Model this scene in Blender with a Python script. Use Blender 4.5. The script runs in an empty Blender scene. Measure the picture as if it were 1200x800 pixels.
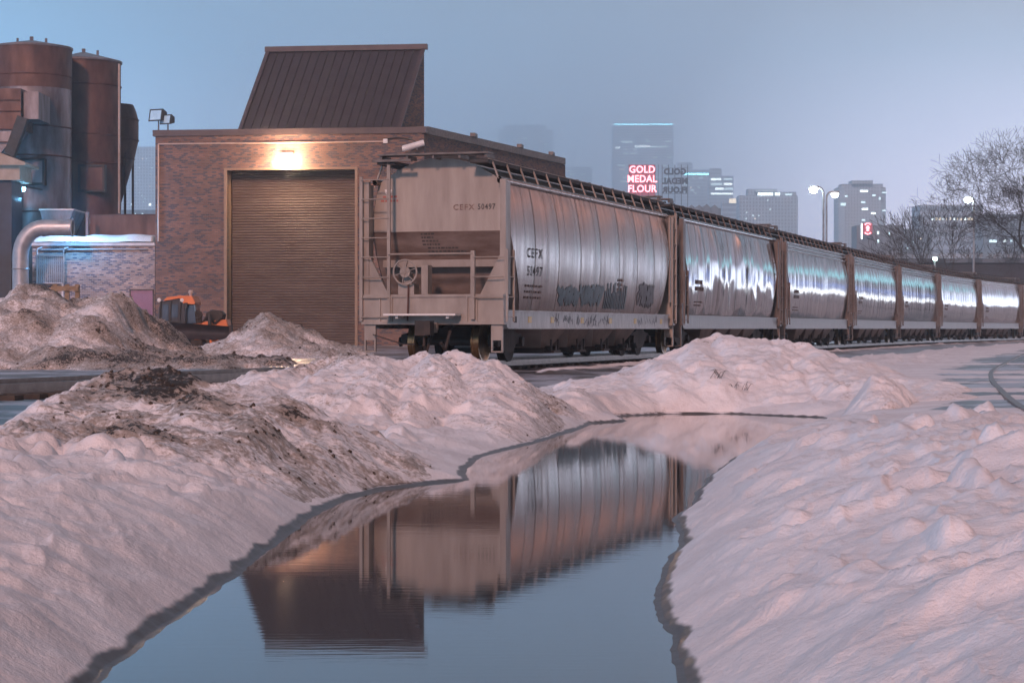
import bpy, math, random
import numpy as np
from mathutils import Vector, Matrix
random.seed(7)
R = math.radians
PI = math.pi
scene = bpy.context.scene
COL = scene.collection

# ------------------------------------------------------------------ camera
F = 2500.0; HZ = 385.0; CZ = 1.12          # focal length (px of 1200), horizon row, eye height above the water
cd = bpy.data.cameras.new('camera'); cam = bpy.data.objects.new('camera', cd); COL.objects.link(cam)
cam.location = (0, 0, CZ); cam.rotation_euler = (R(90), 0, 0)
cd.sensor_width = 36; cd.lens = 36 * F / 1200; cd.shift_y = -(400 - HZ) / 1200
cd.clip_start = 0.1; cd.clip_end = 20000
scene.camera = cam
scene.view_settings.view_transform = 'Standard'; scene.view_settings.look = 'None'
scene.view_settings.gamma = 1; scene.view_settings.exposure = 0.24
scene.cycles.use_denoising = True
scene.cycles.max_bounces = 6; scene.cycles.volume_bounces = 2
scene.cycles.sample_clamp_indirect = 4.0

# ------------------------------------------------------------------ world
w = bpy.data.worlds.new('World'); scene.world = w; w.use_nodes = True
nt = w.node_tree; nt.nodes.clear()
def wn(t, **k):
    n = nt.nodes.new(t)
    for a, b in k.items(): setattr(n, a, b)
    return n
def ramp(n, stops, interp='LINEAR'):
    cr = n.color_ramp; cr.interpolation = interp
    while len(cr.elements) > 1: cr.elements.remove(cr.elements[-1])
    cr.elements[0].position = stops[0][0]; cr.elements[0].color = (*stops[0][1], 1)
    for p, c in stops[1:]:
        e = cr.elements.new(p); e.color = (*c, 1)
tc = wn('ShaderNodeTexCoord'); sep = wn('ShaderNodeSeparateXYZ')
nt.links.new(tc.outputs['Generated'], sep.inputs[0])
# low cloud lit by the city: brightest at the skyline, darker overhead
rz = wn('ShaderNodeValToRGB')
ramp(rz, [(0.0, (1.15, 1.12, 1.45)), (0.05, (1.16, 1.18, 1.54)), (0.09, (.85, .97, 1.29)), (0.13, (.52, .69, .92)), (0.17, (.38, .46, .56)),
          (0.30, (.26, .29, .34)), (1.0, (.165, .175, .23))])
nt.links.new(sep.outputs['Z'], rz.inputs[0])
# cloud mottling
nz = wn('ShaderNodeTexNoise'); nz.inputs['Scale'].default_value = 5; nz.inputs['Detail'].default_value = 4
nt.links.new(tc.outputs['Generated'], nz.inputs['Vector'])
mr = wn('ShaderNodeMapRange'); mr.inputs['From Min'].default_value = .3; mr.inputs['From Max'].default_value = .7
mr.inputs['To Min'].default_value = .88; mr.inputs['To Max'].default_value = 1.1
nt.links.new(nz.outputs[0], mr.inputs[0])
mx = wn('ShaderNodeVectorMath', operation='SCALE'); nt.links.new(rz.outputs[0], mx.inputs[0]); nt.links.new(mr.outputs[0], mx.inputs['Scale'])
# azimuth (0 = straight ahead, positive to the right)
at = wn('ShaderNodeMath', operation='ARCTAN2'); nt.links.new(sep.outputs['X'], at.inputs[0]); nt.links.new(sep.outputs['Y'], at.inputs[1])
# bluer to the left
ra = wn('ShaderNodeMapRange'); ra.inputs['From Min'].default_value = -.3; ra.inputs['From Max'].default_value = .25
nt.links.new(at.outputs[0], ra.inputs[0])
rc = wn('ShaderNodeValToRGB'); ramp(rc, [(0, (.70, 1.10, 1.32)), (.45, (.92, 1.0, 1.05)), (1, (1.02, .96, .95))])
nt.links.new(ra.outputs[0], rc.inputs[0])
dm = wn('ShaderNodeMapRange'); dm.interpolation_type = 'SMOOTHSTEP'
for k_, v_ in (('From Min', .27), ('From Max', .42), ('To Min', 1.0), ('To Max', .36)): dm.inputs[k_].default_value = v_
nt.links.new(at.outputs[0], dm.inputs[0])
mxd = wn('ShaderNodeVectorMath', operation='SCALE'); nt.links.new(mx.outputs[0], mxd.inputs[0]); nt.links.new(dm.outputs[0], mxd.inputs['Scale'])
m2 = wn('ShaderNodeVectorMath', operation='MULTIPLY'); nt.links.new(mxd.outputs[0], m2.inputs[0]); nt.links.new(rc.outputs[0], m2.inputs[1])
# added sky bands standing in for unseen lamps, to streak the railcar sides (azimuth 17 to 60 degrees), low on the horizon
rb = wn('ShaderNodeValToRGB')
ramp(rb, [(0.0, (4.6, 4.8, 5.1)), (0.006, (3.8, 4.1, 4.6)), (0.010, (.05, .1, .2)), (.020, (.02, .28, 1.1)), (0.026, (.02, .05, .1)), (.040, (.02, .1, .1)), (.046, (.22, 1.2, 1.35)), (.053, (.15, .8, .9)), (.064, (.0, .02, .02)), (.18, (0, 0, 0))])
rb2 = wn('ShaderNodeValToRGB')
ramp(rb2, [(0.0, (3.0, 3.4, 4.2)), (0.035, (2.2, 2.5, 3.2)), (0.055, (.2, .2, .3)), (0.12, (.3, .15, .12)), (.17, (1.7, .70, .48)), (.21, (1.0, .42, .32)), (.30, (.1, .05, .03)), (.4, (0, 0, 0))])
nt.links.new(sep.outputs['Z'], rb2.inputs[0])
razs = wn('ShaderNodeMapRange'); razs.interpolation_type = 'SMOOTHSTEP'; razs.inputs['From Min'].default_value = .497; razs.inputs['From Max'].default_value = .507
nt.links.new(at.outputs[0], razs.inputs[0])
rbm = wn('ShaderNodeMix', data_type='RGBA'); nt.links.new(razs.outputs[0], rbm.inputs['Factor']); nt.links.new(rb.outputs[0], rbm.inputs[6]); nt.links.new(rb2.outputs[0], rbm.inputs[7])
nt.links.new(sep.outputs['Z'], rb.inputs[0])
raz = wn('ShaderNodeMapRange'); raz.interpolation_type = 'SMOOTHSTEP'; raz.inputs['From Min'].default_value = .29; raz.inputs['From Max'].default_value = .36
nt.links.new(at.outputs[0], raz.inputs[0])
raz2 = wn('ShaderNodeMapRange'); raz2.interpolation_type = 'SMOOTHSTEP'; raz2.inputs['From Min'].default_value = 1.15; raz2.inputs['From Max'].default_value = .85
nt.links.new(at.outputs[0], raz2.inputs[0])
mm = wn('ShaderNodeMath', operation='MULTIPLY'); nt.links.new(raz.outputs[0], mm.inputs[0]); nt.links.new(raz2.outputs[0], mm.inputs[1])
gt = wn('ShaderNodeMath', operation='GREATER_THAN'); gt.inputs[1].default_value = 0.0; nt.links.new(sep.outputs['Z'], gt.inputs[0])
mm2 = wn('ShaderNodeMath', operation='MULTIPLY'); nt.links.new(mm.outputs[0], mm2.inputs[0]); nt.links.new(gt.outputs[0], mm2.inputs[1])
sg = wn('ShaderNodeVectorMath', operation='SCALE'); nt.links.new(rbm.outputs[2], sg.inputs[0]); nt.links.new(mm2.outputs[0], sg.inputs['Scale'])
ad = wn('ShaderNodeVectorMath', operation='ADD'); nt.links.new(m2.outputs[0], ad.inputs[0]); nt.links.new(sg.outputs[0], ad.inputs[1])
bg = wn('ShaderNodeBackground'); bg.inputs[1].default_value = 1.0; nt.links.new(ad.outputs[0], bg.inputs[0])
# a trace of real twilight sky behind the cloud
sky = wn('ShaderNodeTexSky'); sky.sky_type = 'NISHITA'; sky.sun_disc = False; sky.sun_elevation = R(27); sky.sun_rotation = R(190)
bg2 = wn('ShaderNodeBackground'); bg2.inputs[1].default_value = 0.003; nt.links.new(sky.outputs[0], bg2.inputs[0])
ash = wn('ShaderNodeAddShader'); nt.links.new(bg.outputs[0], ash.inputs[0]); nt.links.new(bg2.outputs[0], ash.inputs[1])
wo = wn('ShaderNodeOutputWorld'); nt.links.new(ash.outputs[0], wo.inputs[0])

# warm lamp glow from behind the camera (broad, soft)
ld = bpy.data.lights.new('sun', 'SUN'); ld.energy = 2.15; ld.angle = R(5); ld.color = (1, .545, .45)
lo = bpy.data.objects.new('sun', ld); COL.objects.link(lo)
lo.rotation_euler = (R(90 - 25), 0, R(-10))

# ------------------------------------------------------------------ helpers
def P(px, py, d):
    return Vector(((px - 600) / F * d, d, CZ - (py - HZ) / F * d))
def X(px, d): return (px - 600) / F * d
def Z(py, d): return CZ - (py - HZ) / F * d

class MB:
    def __init__(s): s.v = []; s.f = []; s.m = []; s.mi = 0
    def add(s, vs, fs):
        b = len(s.v); s.v += [tuple(v) for v in vs]; s.f += [tuple(i + b for i in f) for f in fs]; s.m += [s.mi] * len(fs)
    def box(s, x0, x1, y0, y1, z0, z1):
        vs = [(x0,y0,z0),(x1,y0,z0),(x1,y1,z0),(x0,y1,z0),(x0,y0,z1),(x1,y0,z1),(x1,y1,z1),(x0,y1,z1)]
        s.add(vs, [(0,3,2,1),(4,5,6,7),(0,1,5,4),(1,2,6,5),(2,3,7,6),(3,0,4,7)])
    def hexa(s, vs):
        s.add(vs, [(0,3,2,1),(4,5,6,7),(0,1,5,4),(1,2,6,5),(2,3,7,6),(3,0,4,7)])
    def tube(s, p0, p1, r0, r1=None, n=8, cap=True):
        r1 = r0 if r1 is None else r1
        p0, p1 = Vector(p0), Vector(p1); d = (p1 - p0)
        if d.length < 1e-6: return
        d.normalize(); a = d.orthogonal().normalized(); b = d.cross(a)
        vs = []
        for p, r in ((p0, r0), (p1, r1)):
            for k in range(n):
                t = 2 * PI * k / n; vs.append(p + (a * math.cos(t) + b * math.sin(t)) * r)
        fs = [(k, (k + 1) % n, n + (k + 1) % n, n + k) for k in range(n)]
        if cap: fs += [tuple(reversed(range(n))), tuple(range(n, 2 * n))]
        s.add(vs, fs)
    def bar(s, p0, p1, w, h, up=(0, 0, 1)):
        p0, p1 = Vector(p0), Vector(p1); d = (p1 - p0).normalized(); u = Vector(up)
        a = d.cross(u)
        if a.length < 1e-4: a = d.orthogonal()
        a.normalize(); b = a.cross(d).normalized()
        vs = [p + a * sx * w / 2 + b * sz * h / 2 for p in (p0, p1) for sx, sz in ((-1,-1),(1,-1),(1,1),(-1,1))]
        s.add(vs, [(0,3,2,1),(4,5,6,7),(0,1,5,4),(1,2,6,5),(2,3,7,6),(3,0,4,7)])
    def path(s, pts, r, n=8):
        for a, b in zip(pts, pts[1:]): s.tube(a, b, r, r, n)
    def torus(s, c, ax, R0, r0, n=20, m=6):
        c = Vector(c); ax = Vector(ax).normalized(); a = ax.orthogonal().normalized(); b = ax.cross(a)
        vs = []
        for i in range(n):
            t = 2*PI*i/n; rad = a*math.cos(t)+b*math.sin(t)
            for j in range(m):
                q = 2*PI*j/m; vs.append(c + rad*(R0 + r0*math.cos(q)) + ax*r0*math.sin(q))
        fs = [(i*m+j, ((i+1)%n)*m+j, ((i+1)%n)*m+(j+1)%m, i*m+(j+1)%m) for i in range(n) for j in range(m)]
        s.add(vs, fs)
    def lathe(s, c, prof, n=32, a0=0, a1=2*PI, axis='z'):
        vs = []
        for r, z in prof:
            for k in range(n):
                t = a0 + (a1 - a0) * k / n
                if axis == 'z': vs.append((c[0]+r*math.cos(t), c[1]+r*math.sin(t), c[2]+z))
                else: vs.append((c[0]+z, c[1]+r*math.cos(t), c[2]+r*math.sin(t)))
        fs = []
        for i in range(len(prof)-1):
            for k in range(n):
                fs.append((i*n+k, i*n+(k+1)%n, (i+1)*n+(k+1)%n, (i+1)*n+k))
        s.add(vs, fs)
    def ico(s, c, r, seed=0, jit=.25):
        rr = random.Random(seed); t = (1+5**.5)/2
        vs = [(-1,t,0),(1,t,0),(-1,-t,0),(1,-t,0),(0,-1,t),(0,1,t),(0,-1,-t),(0,1,-t),(t,0,-1),(t,0,1),(-t,0,-1),(-t,0,1)]
        vs = [(c[0]+a*r/1.9*(1+rr.uniform(-jit,jit)), c[1]+b*r/1.9*(1+rr.uniform(-jit,jit)), c[2]+q*r/1.9*(1+rr.uniform(-jit,jit))) for a,b,q in vs]
        s.add(vs, [(0,11,5),(0,5,1),(0,1,7),(0,7,10),(0,10,11),(1,5,9),(5,11,4),(11,10,2),(10,7,6),(7,1,8),(3,9,4),(3,4,2),(3,2,6),(3,6,8),(3,8,9),(4,9,5),(2,4,11),(6,2,10),(8,6,7),(9,8,1)])
    def build(s, name, mats, parent=None, smooth=False, label=None, kind=None):
        me = bpy.data.meshes.new(name); me.from_pydata(s.v, [], s.f); 
        if not isinstance(mats, (list, tuple)): mats = [mats]
        for m in mats: me.materials.append(m)
        if any(s.m): me.polygons.foreach_set('material_index', s.m)
        if smooth:
            me.polygons.foreach_set('use_smooth', [True]*len(me.polygons))
        me.update()
        if smooth == 'auto':
            me.set_sharp_from_angle(angle=R(35))
        o = bpy.data.objects.new(name, me); COL.objects.link(o)
        if parent: o.parent = parent
        if label: o['label'] = label
        if kind: o['kind'] = kind
        return o

def thing(name, label, cat, loc=(0,0,0), rz=0, group=None):
    o = bpy.data.objects.new(name, None); COL.objects.link(o); o.location = loc; o.rotation_euler = (0,0,rz)
    o.empty_display_size = .3
    o['label'] = label; o['category'] = cat
    if group: o['group'] = group
    return o
def tag(o, label, cat, group=None):
    o['label'] = label; o['category'] = cat
    if group: o['group'] = group
    return o
def dup(root, loc, rz, label, group=None):
    r = root.copy(); COL.objects.link(r); r.location = loc; r.rotation_euler = (0,0,rz); r['label'] = label
    if group: r['group'] = group
    for ch in list(root.children):
        c = ch.copy(); COL.objects.link(c); c.parent = r
        for g in ch.children:
            q = g.copy(); COL.objects.link(q); q.parent = c
    return r
def text_mesh(txt, size, extrude=0.0, squeeze=1.0, bold=0.0, spacing=1.0):
    """returns (verts, faces) of the lettering centred on its own box, x right, y up"""
    cu = bpy.data.curves.new('t', 'FONT'); cu.body = txt; cu.size = size; cu.extrude = extrude; cu.offset = bold
    cu.align_x = 'CENTER'; cu.align_y = 'CENTER'; cu.resolution_u = 3; cu.space_character = spacing if extrude or spacing != 1.0 else 1.22
    o = bpy.data.objects.new('t', cu); COL.objects.link(o)
    dg = bpy.context.evaluated_depsgraph_get(); me = o.evaluated_get(dg).to_mesh()
    vs = [(v.co.x*squeeze, v.co.y, v.co.z) for v in me.vertices]; fs = [tuple(p.vertices) for p in me.polygons]
    o.evaluated_get(dg).to_mesh_clear(); bpy.data.objects.remove(o); bpy.data.curves.remove(cu)
    return vs, fs

# ---- noise in numpy
def _hash(ix, iy, seed):
    h = (ix.astype(np.int64)*374761393 + iy.astype(np.int64)*668265263 + seed*1442695041) & 0xffffffff
    h = ((h ^ (h >> 13)) * 1274126177) & 0xffffffff
    h = (h ^ (h >> 16)) & 0xffff
    return h / 65535.0
def vnoise(x, y, seed=0):
    ix = np.floor(x); iy = np.floor(y); fx = x-ix; fy = y-iy
    u = fx*fx*fx*(fx*(fx*6-15)+10); v = fy*fy*fy*(fy*(fy*6-15)+10)
    a = _hash(ix,iy,seed); b = _hash(ix+1,iy,seed); c = _hash(ix,iy+1,seed); d = _hash(ix+1,iy+1,seed)
    return (a*(1-u)+b*u)*(1-v)+(c*(1-u)+d*u)*v*1.0
def fbm(x, y, o=4, seed=0, g=.5):
    s = 0; a = 1; t = 0
    for k in range(o):
        s = s + a*(vnoise(x, y, seed+k*17)*2-1); t += a; a *= g; x, y = x*2.03*.8-y*2.03*.6+3.1, x*2.03*.6+y*2.03*.8+7.7
    return s/t
def billow(x, y, seed=0):
    return 1-np.abs(vnoise(x, y, seed)*2-1)
def smooth(a, b, x):
    t = np.clip((x-a)/(b-a), 0, 1); return t*t*(3-2*t)

# ------------------------------------------------------------------ materials
def mat(name): 
    m = bpy.data.materials.new(name); m.use_nodes = True
    n = m.node_tree; b = n.nodes['Principled BSDF']; return m, n, b
def N(n, t, **k):
    q = n.nodes.new(t)
    for a, b in k.items(): setattr(q, a, b)
    return q
def noisy(name, c1, c2, scale=3, rough=.6, r2=None, metal=0, bump=0, bscale=20, stretch=(1,1,1), detail=6, spec=.5, contrast=(.35,.65), bdist=.02):
    m, n, b = mat(name)
    tcn = N(n, 'ShaderNodeTexCoord'); mp = N(n, 'ShaderNodeMapping'); mp.inputs['Scale'].default_value = stretch
    n.links.new(tcn.outputs['Object'], mp.inputs[0])
    t = N(n, 'ShaderNodeTexNoise'); t.inputs['Scale'].default_value = scale; t.inputs['Detail'].default_value = detail; t.inputs['Roughness'].default_value = .6
    n.links.new(mp.outputs[0], t.inputs['Vector'])
    r = N(n, 'ShaderNodeValToRGB'); ramp(r, [(contrast[0], c1), (contrast[1], c2)]); n.links.new(t.outputs[0], r.inputs[0])
    n.links.new(r.outputs[0], b.inputs['Base Color'])
    b.inputs['Roughness'].default_value = rough; b.inputs['Metallic'].default_value = metal
    b.inputs['Specular IOR Level'].default_value = spec
    if r2 is not None:
        q = N(n, 'ShaderNodeMapRange'); q.inputs['From Min'].default_value = .3; q.inputs['From Max'].default_value = .7
        q.inputs['To Min'].default_value = rough; q.inputs['To Max'].default_value = r2
        n.links.new(t.outputs[0], q.inputs[0]); n.links.new(q.outputs[0], b.inputs['Roughness'])
    if bump:
        t2 = N(n, 'ShaderNodeTexNoise'); t2.inputs['Scale'].default_value = bscale; t2.inputs['Detail'].default_value = 4
        n.links.new(mp.outputs[0], t2.inputs['Vector'])
        bp = N(n, 'ShaderNodeBump'); bp.inputs['Strength'].default_value = bump; bp.inputs['Distance'].default_value = bdist
        n.links.new(t2.outputs[0], bp.inputs['Height']); n.links.new(bp.outputs[0], b.inputs['Normal'])
    return m
def emis(name, c, s):
    m, n, b = mat(name); b.inputs['Base Color'].default_value = (.05,.05,.05,1)
    b.inputs['Emission Color'].default_value = (*c,1); b.inputs['Emission Strength'].default_value = s; return m

def snow_material():
    m, n, b = mat('snow')
    L = n.links.new
    g = N(n, 'ShaderNodeNewGeometry')
    def tex(scale, detail=5, st=(1,1,1), rough=.55):
        mp = N(n, 'ShaderNodeMapping'); mp.inputs['Scale'].default_value = st; L(g.outputs['Position'], mp.inputs[0])
        t = N(n, 'ShaderNodeTexNoise'); t.inputs['Scale'].default_value = scale; t.inputs['Detail'].default_value = detail; t.inputs['Roughness'].default_value = rough
        L(mp.outputs[0], t.inputs['Vector']); return t
    def attr(a):
        q = N(n, 'ShaderNodeAttribute'); q.attribute_name = a; return q.outputs['Fac']
    def math_(op, a, c=None, v=None, clamp=False):
        q = N(n, 'ShaderNodeMath', operation=op); q.use_clamp = clamp
        L(a, q.inputs[0]) if not isinstance(a, (int, float)) else setattr(q.inputs[0], 'default_value', a)
        if c is not None: L(c, q.inputs[1])
        if v is not None: q.inputs[1].default_value = v
        return q.outputs[0]
    def rng(x, a, c, lo=0, hi=1):
        q = N(n, 'ShaderNodeMapRange'); q.interpolation_type = 'SMOOTHSTEP'
        for k, vv in (('From Min',a),('From Max',c),('To Min',lo),('To Max',hi)): q.inputs[k].default_value = vv
        L(x, q.inputs[0]); return q.outputs[0]
    def mixc(f, c1, c2):
        q = N(n, 'ShaderNodeMix', data_type='RGBA'); L(f, q.inputs['Factor'])
        for k, c in ((6, c1), (7, c2)):
            if isinstance(c, tuple): q.inputs[k].default_value = (*c, 1)
            else: L(c, q.inputs[k])
        return q.outputs[2]
    n1 = tex(1.3, 6); n2 = tex(9, 8, rough=.7); n3 = tex(45, 4); n4 = tex(.35, 4)
    snow = mixc(rng(n1.outputs[0], .35, .65), (.72,.68,.69), (.84,.81,.825))
    snow = mixc(rng(n2.outputs[0], .62, .80, 0, .22), snow, (.45,.40,.39))
    # dirt: attribute gives how dirty, noise breaks it up
    dirt = attr('dirt')
    n5 = tex(24, 5, rough=.65)
    dsum = math_('ADD', math_('ADD', math_('MULTIPLY', dirt, v=.66), math_('MULTIPLY', math_('SUBTRACT', n5.outputs[0], v=.5), v=1.4)), math_('MULTIPLY', math_('SUBTRACT', n2.outputs[0], v=.5), v=1.0))
    dsum = math_('MULTIPLY', dsum, rng(dirt, .02, .16))
    grey = mixc(rng(dsum, .08, .50), snow, (.34,.29,.255))
    blk = mixc(rng(dsum, .56, .74), grey, (.035,.027,.022))
    # yard: wet asphalt and ice
    ny = tex(.55, 7, (1, .8, 1), .6)
    yard = mixc(rng(ny.outputs[0], .46, .56), (.030,.030,.033), (.36,.38,.44))
    yard = mixc(rng(n4.outputs[0], .55, .68, 0, .7), yard, (.07,.05,.04))
    yf = rng(math_('ADD', attr('yard'), math_('MULTIPLY', math_('SUBTRACT', n1.outputs[0], v=.5), v=.9)), .45, .62)
    col = mixc(yf, blk, yard)
    wf = rng(math_('ADD', attr('wet'), math_('MULTIPLY', math_('SUBTRACT', n2.outputs[0], v=.5), v=.5)), .35, .75)
    col = mixc(wf, col, (.085,.076,.074))
    L(col, b.inputs['Base Color'])
    wet = math_('MAXIMUM', yf, wf)
    rr = N(n, 'ShaderNodeMapRange'); L(wet, rr.inputs[0]); rr.inputs['To Min'].default_value = .62; rr.inputs['To Max'].default_value = .30
    L(rr.outputs[0], b.inputs['Roughness'])
    sp = N(n, 'ShaderNodeMapRange'); L(wf, sp.inputs[0]); sp.inputs['To Min'].default_value = .4; sp.inputs['To Max'].default_value = .08; L(sp.outputs[0], b.inputs['Specular IOR Level'])
    h = math_('ADD', math_('MULTIPLY', n2.outputs[0], v=.65), math_('MULTIPLY', n3.outputs[0], v=.26))
    bp = N(n, 'ShaderNodeBump'); bp.inputs['Distance'].default_value = .035
    bs = N(n, 'ShaderNodeMapRange'); L(wet, bs.inputs[0]); bs.inputs['To Min'].default_value = .75; bs.inputs['To Max'].default_value = .12
    L(bs.outputs[0], bp.inputs['Strength'])
    L(h, bp.inputs['Height']); L(bp.outputs[0], b.inputs['Normal'])
    return m
SNOW = snow_material()
CLOD = noisy('dirt_clod', (.025,.019,.015), (.09,.07,.055), 20, .9)

def brick_material(name, c1, c2, c3, mortar, axis='x', bw=.25, bh=.095):
    m, n, b = mat(name); L = n.links.new
    tcn = N(n, 'ShaderNodeTexCoord'); s = N(n, 'ShaderNodeSeparateXYZ'); L(tcn.outputs['Object'], s.inputs[0])
    c = N(n, 'ShaderNodeCombineXYZ'); L(s.outputs['X' if axis == 'x' else 'Y'], c.inputs[0]); L(s.outputs['Z'], c.inputs[1])
    t = N(n, 'ShaderNodeTexBrick'); L(c.outputs[0], t.inputs['Vector'])
    t.inputs['Scale'].default_value = 1; t.inputs['Brick Width'].default_value = bw; t.inputs['Row Height'].default_value = bh
    t.inputs['Mortar Size'].default_value = .016; t.inputs['Mortar Smooth'].default_value = .2; t.inputs['Bias'].default_value = -.1
    t.inputs['Color1'].default_value = (0,0,0,1); t.inputs['Color2'].default_value = (1,1,1,1); t.inputs['Mortar'].default_value = (.5,.5,.5,1)
    r = N(n, 'ShaderNodeValToRGB'); ramp(r, [(0, c3), (.18, c3), (.24, c1), (.62, c2), (.85, c1), (1, c3)]); L(t.outputs['Color'], r.inputs[0])
    # courses run light and dark in patches
    ns = N(n, 'ShaderNodeTexNoise'); ns.inputs['Scale'].default_value = .8; ns.inputs['Detail'].default_value = 8
    mp = N(n, 'ShaderNodeMapping'); mp.inputs['Scale'].default_value = (.6,2.5,1); L(c.outputs[0], mp.inputs[0]); L(mp.outputs[0], ns.inputs['Vector'])
    hs = N(n, 'ShaderNodeHueSaturation'); L(r.outputs[0], hs.inputs['Color'])
    q = N(n, 'ShaderNodeMapRange'); L(ns.outputs[0], q.inputs[0]); q.inputs['From Min'].default_value = .3; q.inputs['From Max'].default_value = .7
    q.inputs['To Min'].default_value = .55; q.inputs['To Max'].default_value = 1.35; L(q.outputs[0], hs.inputs['Value'])
    mx_ = N(n, 'ShaderNodeMix', data_type='RGBA'); L(t.outputs['Fac'], mx_.inputs['Factor']); L(hs.outputs[0], mx_.inputs[6]); mx_.inputs[7].default_value = (*mortar, 1)
    L(mx_.outputs[2], b.inputs['Base Color']); b.inputs['Roughness'].default_value = .8
    bp = N(n, 'ShaderNodeBump'); bp.inputs['Strength'].default_value = .5; bp.inputs['Distance'].default_value = .02; bp.invert = True
    L(t.outputs['Fac'], bp.inputs['Height']); L(bp.outputs[0], b.inputs['Normal'])
    return m
BR = ((.180,.088,.062), (.225,.125,.090), (.065,.055,.070), (.12,.098,.092))
BRX = brick_material('brick', *BR, axis='x'); BRY = brick_material('brick_side', *BR, axis='y')
BRP = brick_material('pale_brick', (.34,.24,.21), (.42,.33,.30), (.12,.11,.15), (.28,.26,.26), axis='x', bw=.25, bh=.095)

M = {}
M['rust'] = noisy('rusted_steel', (.075,.034,.025), (.155,.075,.054), 1.2, .75, .5, .2, .2, 6, (1,1,.35))
M['rust_grey'] = noisy('weathered_steel', (.10,.072,.070), (.25,.225,.235), .9, .55, .35, .35, .1, 5, (1,1,.3))
M['darkrust'] = noisy('dark_rust', (.06,.025,.018), (.12,.05,.035), 2, .8)
M['roof_metal'] = noisy('brown_roof_metal', (.046,.034,.036), (.060,.046,.048), 1.5, .5, .4, .3)
M['coping'] = noisy('brown_coping', (.045,.030,.031), (.075,.05,.048), 2, .5)
M['door'] = noisy('roller_door_paint', (.080,.058,.050), (.105,.078,.068), .7, .65, .55, 0, 0, 1, (1,1,3), spec=.2)
M['trim'] = noisy('tan_trim', (.20,.13,.085), (.25,.17,.115), 2, .5)
M['conduit'] = noisy('pale_conduit', (.45,.32,.26), (.55,.42,.36), 3, .4, metal=.3)
M['purple'] = noisy('purple_door_paint', (.20,.10,.17), (.26,.14,.22), 1, .5)
M['cream'] = noisy('cream_hopper_paint', (.22,.19,.165), (.32,.285,.25), 2.2, .5, .4, 0, .05, 10, (1,1,.4))
M['cream_end'] = noisy('cream_end_panel', (.25,.215,.185), (.37,.335,.295), 1.6, .5, .42, 0, .04, 4, (1.5,1,.25))
M['post_brown'] = noisy('weathered_brown_paint', (.085,.070,.063), (.145,.12,.108), 2.2, .5, .45)
M['slope'] = noisy('stained_slope_sheet', (.115,.075,.06), (.26,.21,.185), 1.6, .6, .5, 0, .1, 6, (.5,1,1.6))
M['under'] = noisy('grimy_underframe', (.018,.014,.012), (.05,.035,.028), 3, .7)
M['board'] = noisy('dark_grating', (.02,.018,.017), (.04,.036,.034), 5, .7)
M['black'] = noisy('black_steel', (.012,.012,.013), (.03,.028,.027), 5, .6)
M['tread'] = noisy('worn_wheel_rim', (.16,.10,.05), (.30,.19,.09), 6, .3, metal=.8)
M['grate'] = noisy('galvanised_grating', (.10,.09,.085), (.17,.155,.145), 5, .55, metal=.4)
M['bay'] = noisy('hopper_bay_rust', (.07,.042,.03), (.18,.12,.09), 1.4, .6, .5, 0, .1, 6, (1,.5,1))
M['bay_pale'] = noisy('hopper_bay_lit_face', (.30,.27,.25), (.42,.39,.37), 2, .5)  # near bay faces coloured paler, as if catching the light
M['side_paint'] = noisy('painted_steel_side', (.11,.085,.075), (.25,.21,.19), 1.3, .30, .20, .75, .10, 1.7, (1,2.6,.22), bdist=.05)
M['silver'] = noisy('silver_steel_side', (.11,.105,.10), (.30,.30,.305), 1.5, .12, .06, .92, .12, 1.5, (1,3.2,.22), bdist=.05)
M['silver_sill'] = noisy('silver_sill', (.22,.22,.22), (.34,.34,.34), 2.5, .4, .5, .5, .1, 3, (1,3,.4))
M['sill_paint'] = noisy('side_sill_paint', (.27,.25,.24), (.42,.40,.39), 3, .45, .4, .2, .05, 8, (1,3,.5))
M['letter'] = noisy('faded_black_lettering', (.03,.03,.033), (.09,.085,.08), 8, .7)
M['letter_faint'] = noisy('worn_brown_lettering', (.10,.055,.045), (.26,.19,.16), 25, .7)
M['graf'] = noisy('teal_graffiti_paint', (.03,.07,.09), (.07,.14,.17), 5, .5)
M['graf_dark'] = noisy('dark_graffiti_paint', (.03,.03,.04), (.09,.09,.10), 5, .5)
M['yellow'] = noisy('yellow_reflector', (.50,.32,.03), (.60,.40,.05), 5, .4)
M['red_letter'] = noisy('faded_red_lettering', (.30,.07,.06), (.36,.12,.1), 5, .6)
M['white_paint'] = noisy('white_decal', (.6,.6,.58), (.7,.7,.68), 5, .5)
M['rail'] = noisy('steel_rail', (.10,.07,.055), (.17,.13,.11), 5, .35, metal=.7)
M['tie'] = noisy('wooden_tie', (.03,.024,.02), (.07,.055,.045), 6, .9)
M['orange'] = noisy('orange_paint', (.62,.15,.03), (.72,.20,.05), 4, .4)
M['glassdark'] = noisy('dark_cab_glass', (.02,.025,.04), (.04,.05,.075), 2, .1)
M['blade'] = noisy('black_plow_blade', (.018,.010,.010), (.035,.02,.018), 4, .6)
M['pole'] = noisy('galvanised_pole', (.25,.26,.27), (.35,.36,.37), 3, .4, metal=.6)
M['grey_letter'] = noisy('dark_grey_letters', (.02,.022,.03), (.03,.033,.04), 5, .7)
M['bark'] = noisy('dark_bark', (.028,.022,.02), (.055,.045,.04), 6, .9)
M['duct'] = noisy('grey_duct', (.32,.33,.36), (.46,.46,.48), 2, .35, .5, .5)
M['tan'] = noisy('tan_siding', (.28,.2,.14), (.36,.27,.2), 2, .7)
M['navy'] = noisy('dark_blue_panel', (.010,.013,.022), (.02,.026,.04), 2, .5)
M['white_cam'] = noisy('white_camera_housing', (.6,.6,.6), (.7,.7,.7), 2, .4)
M['wood'] = noisy('weathered_wood', (.18,.12,.07), (.30,.21,.13), 5, .8)
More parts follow.
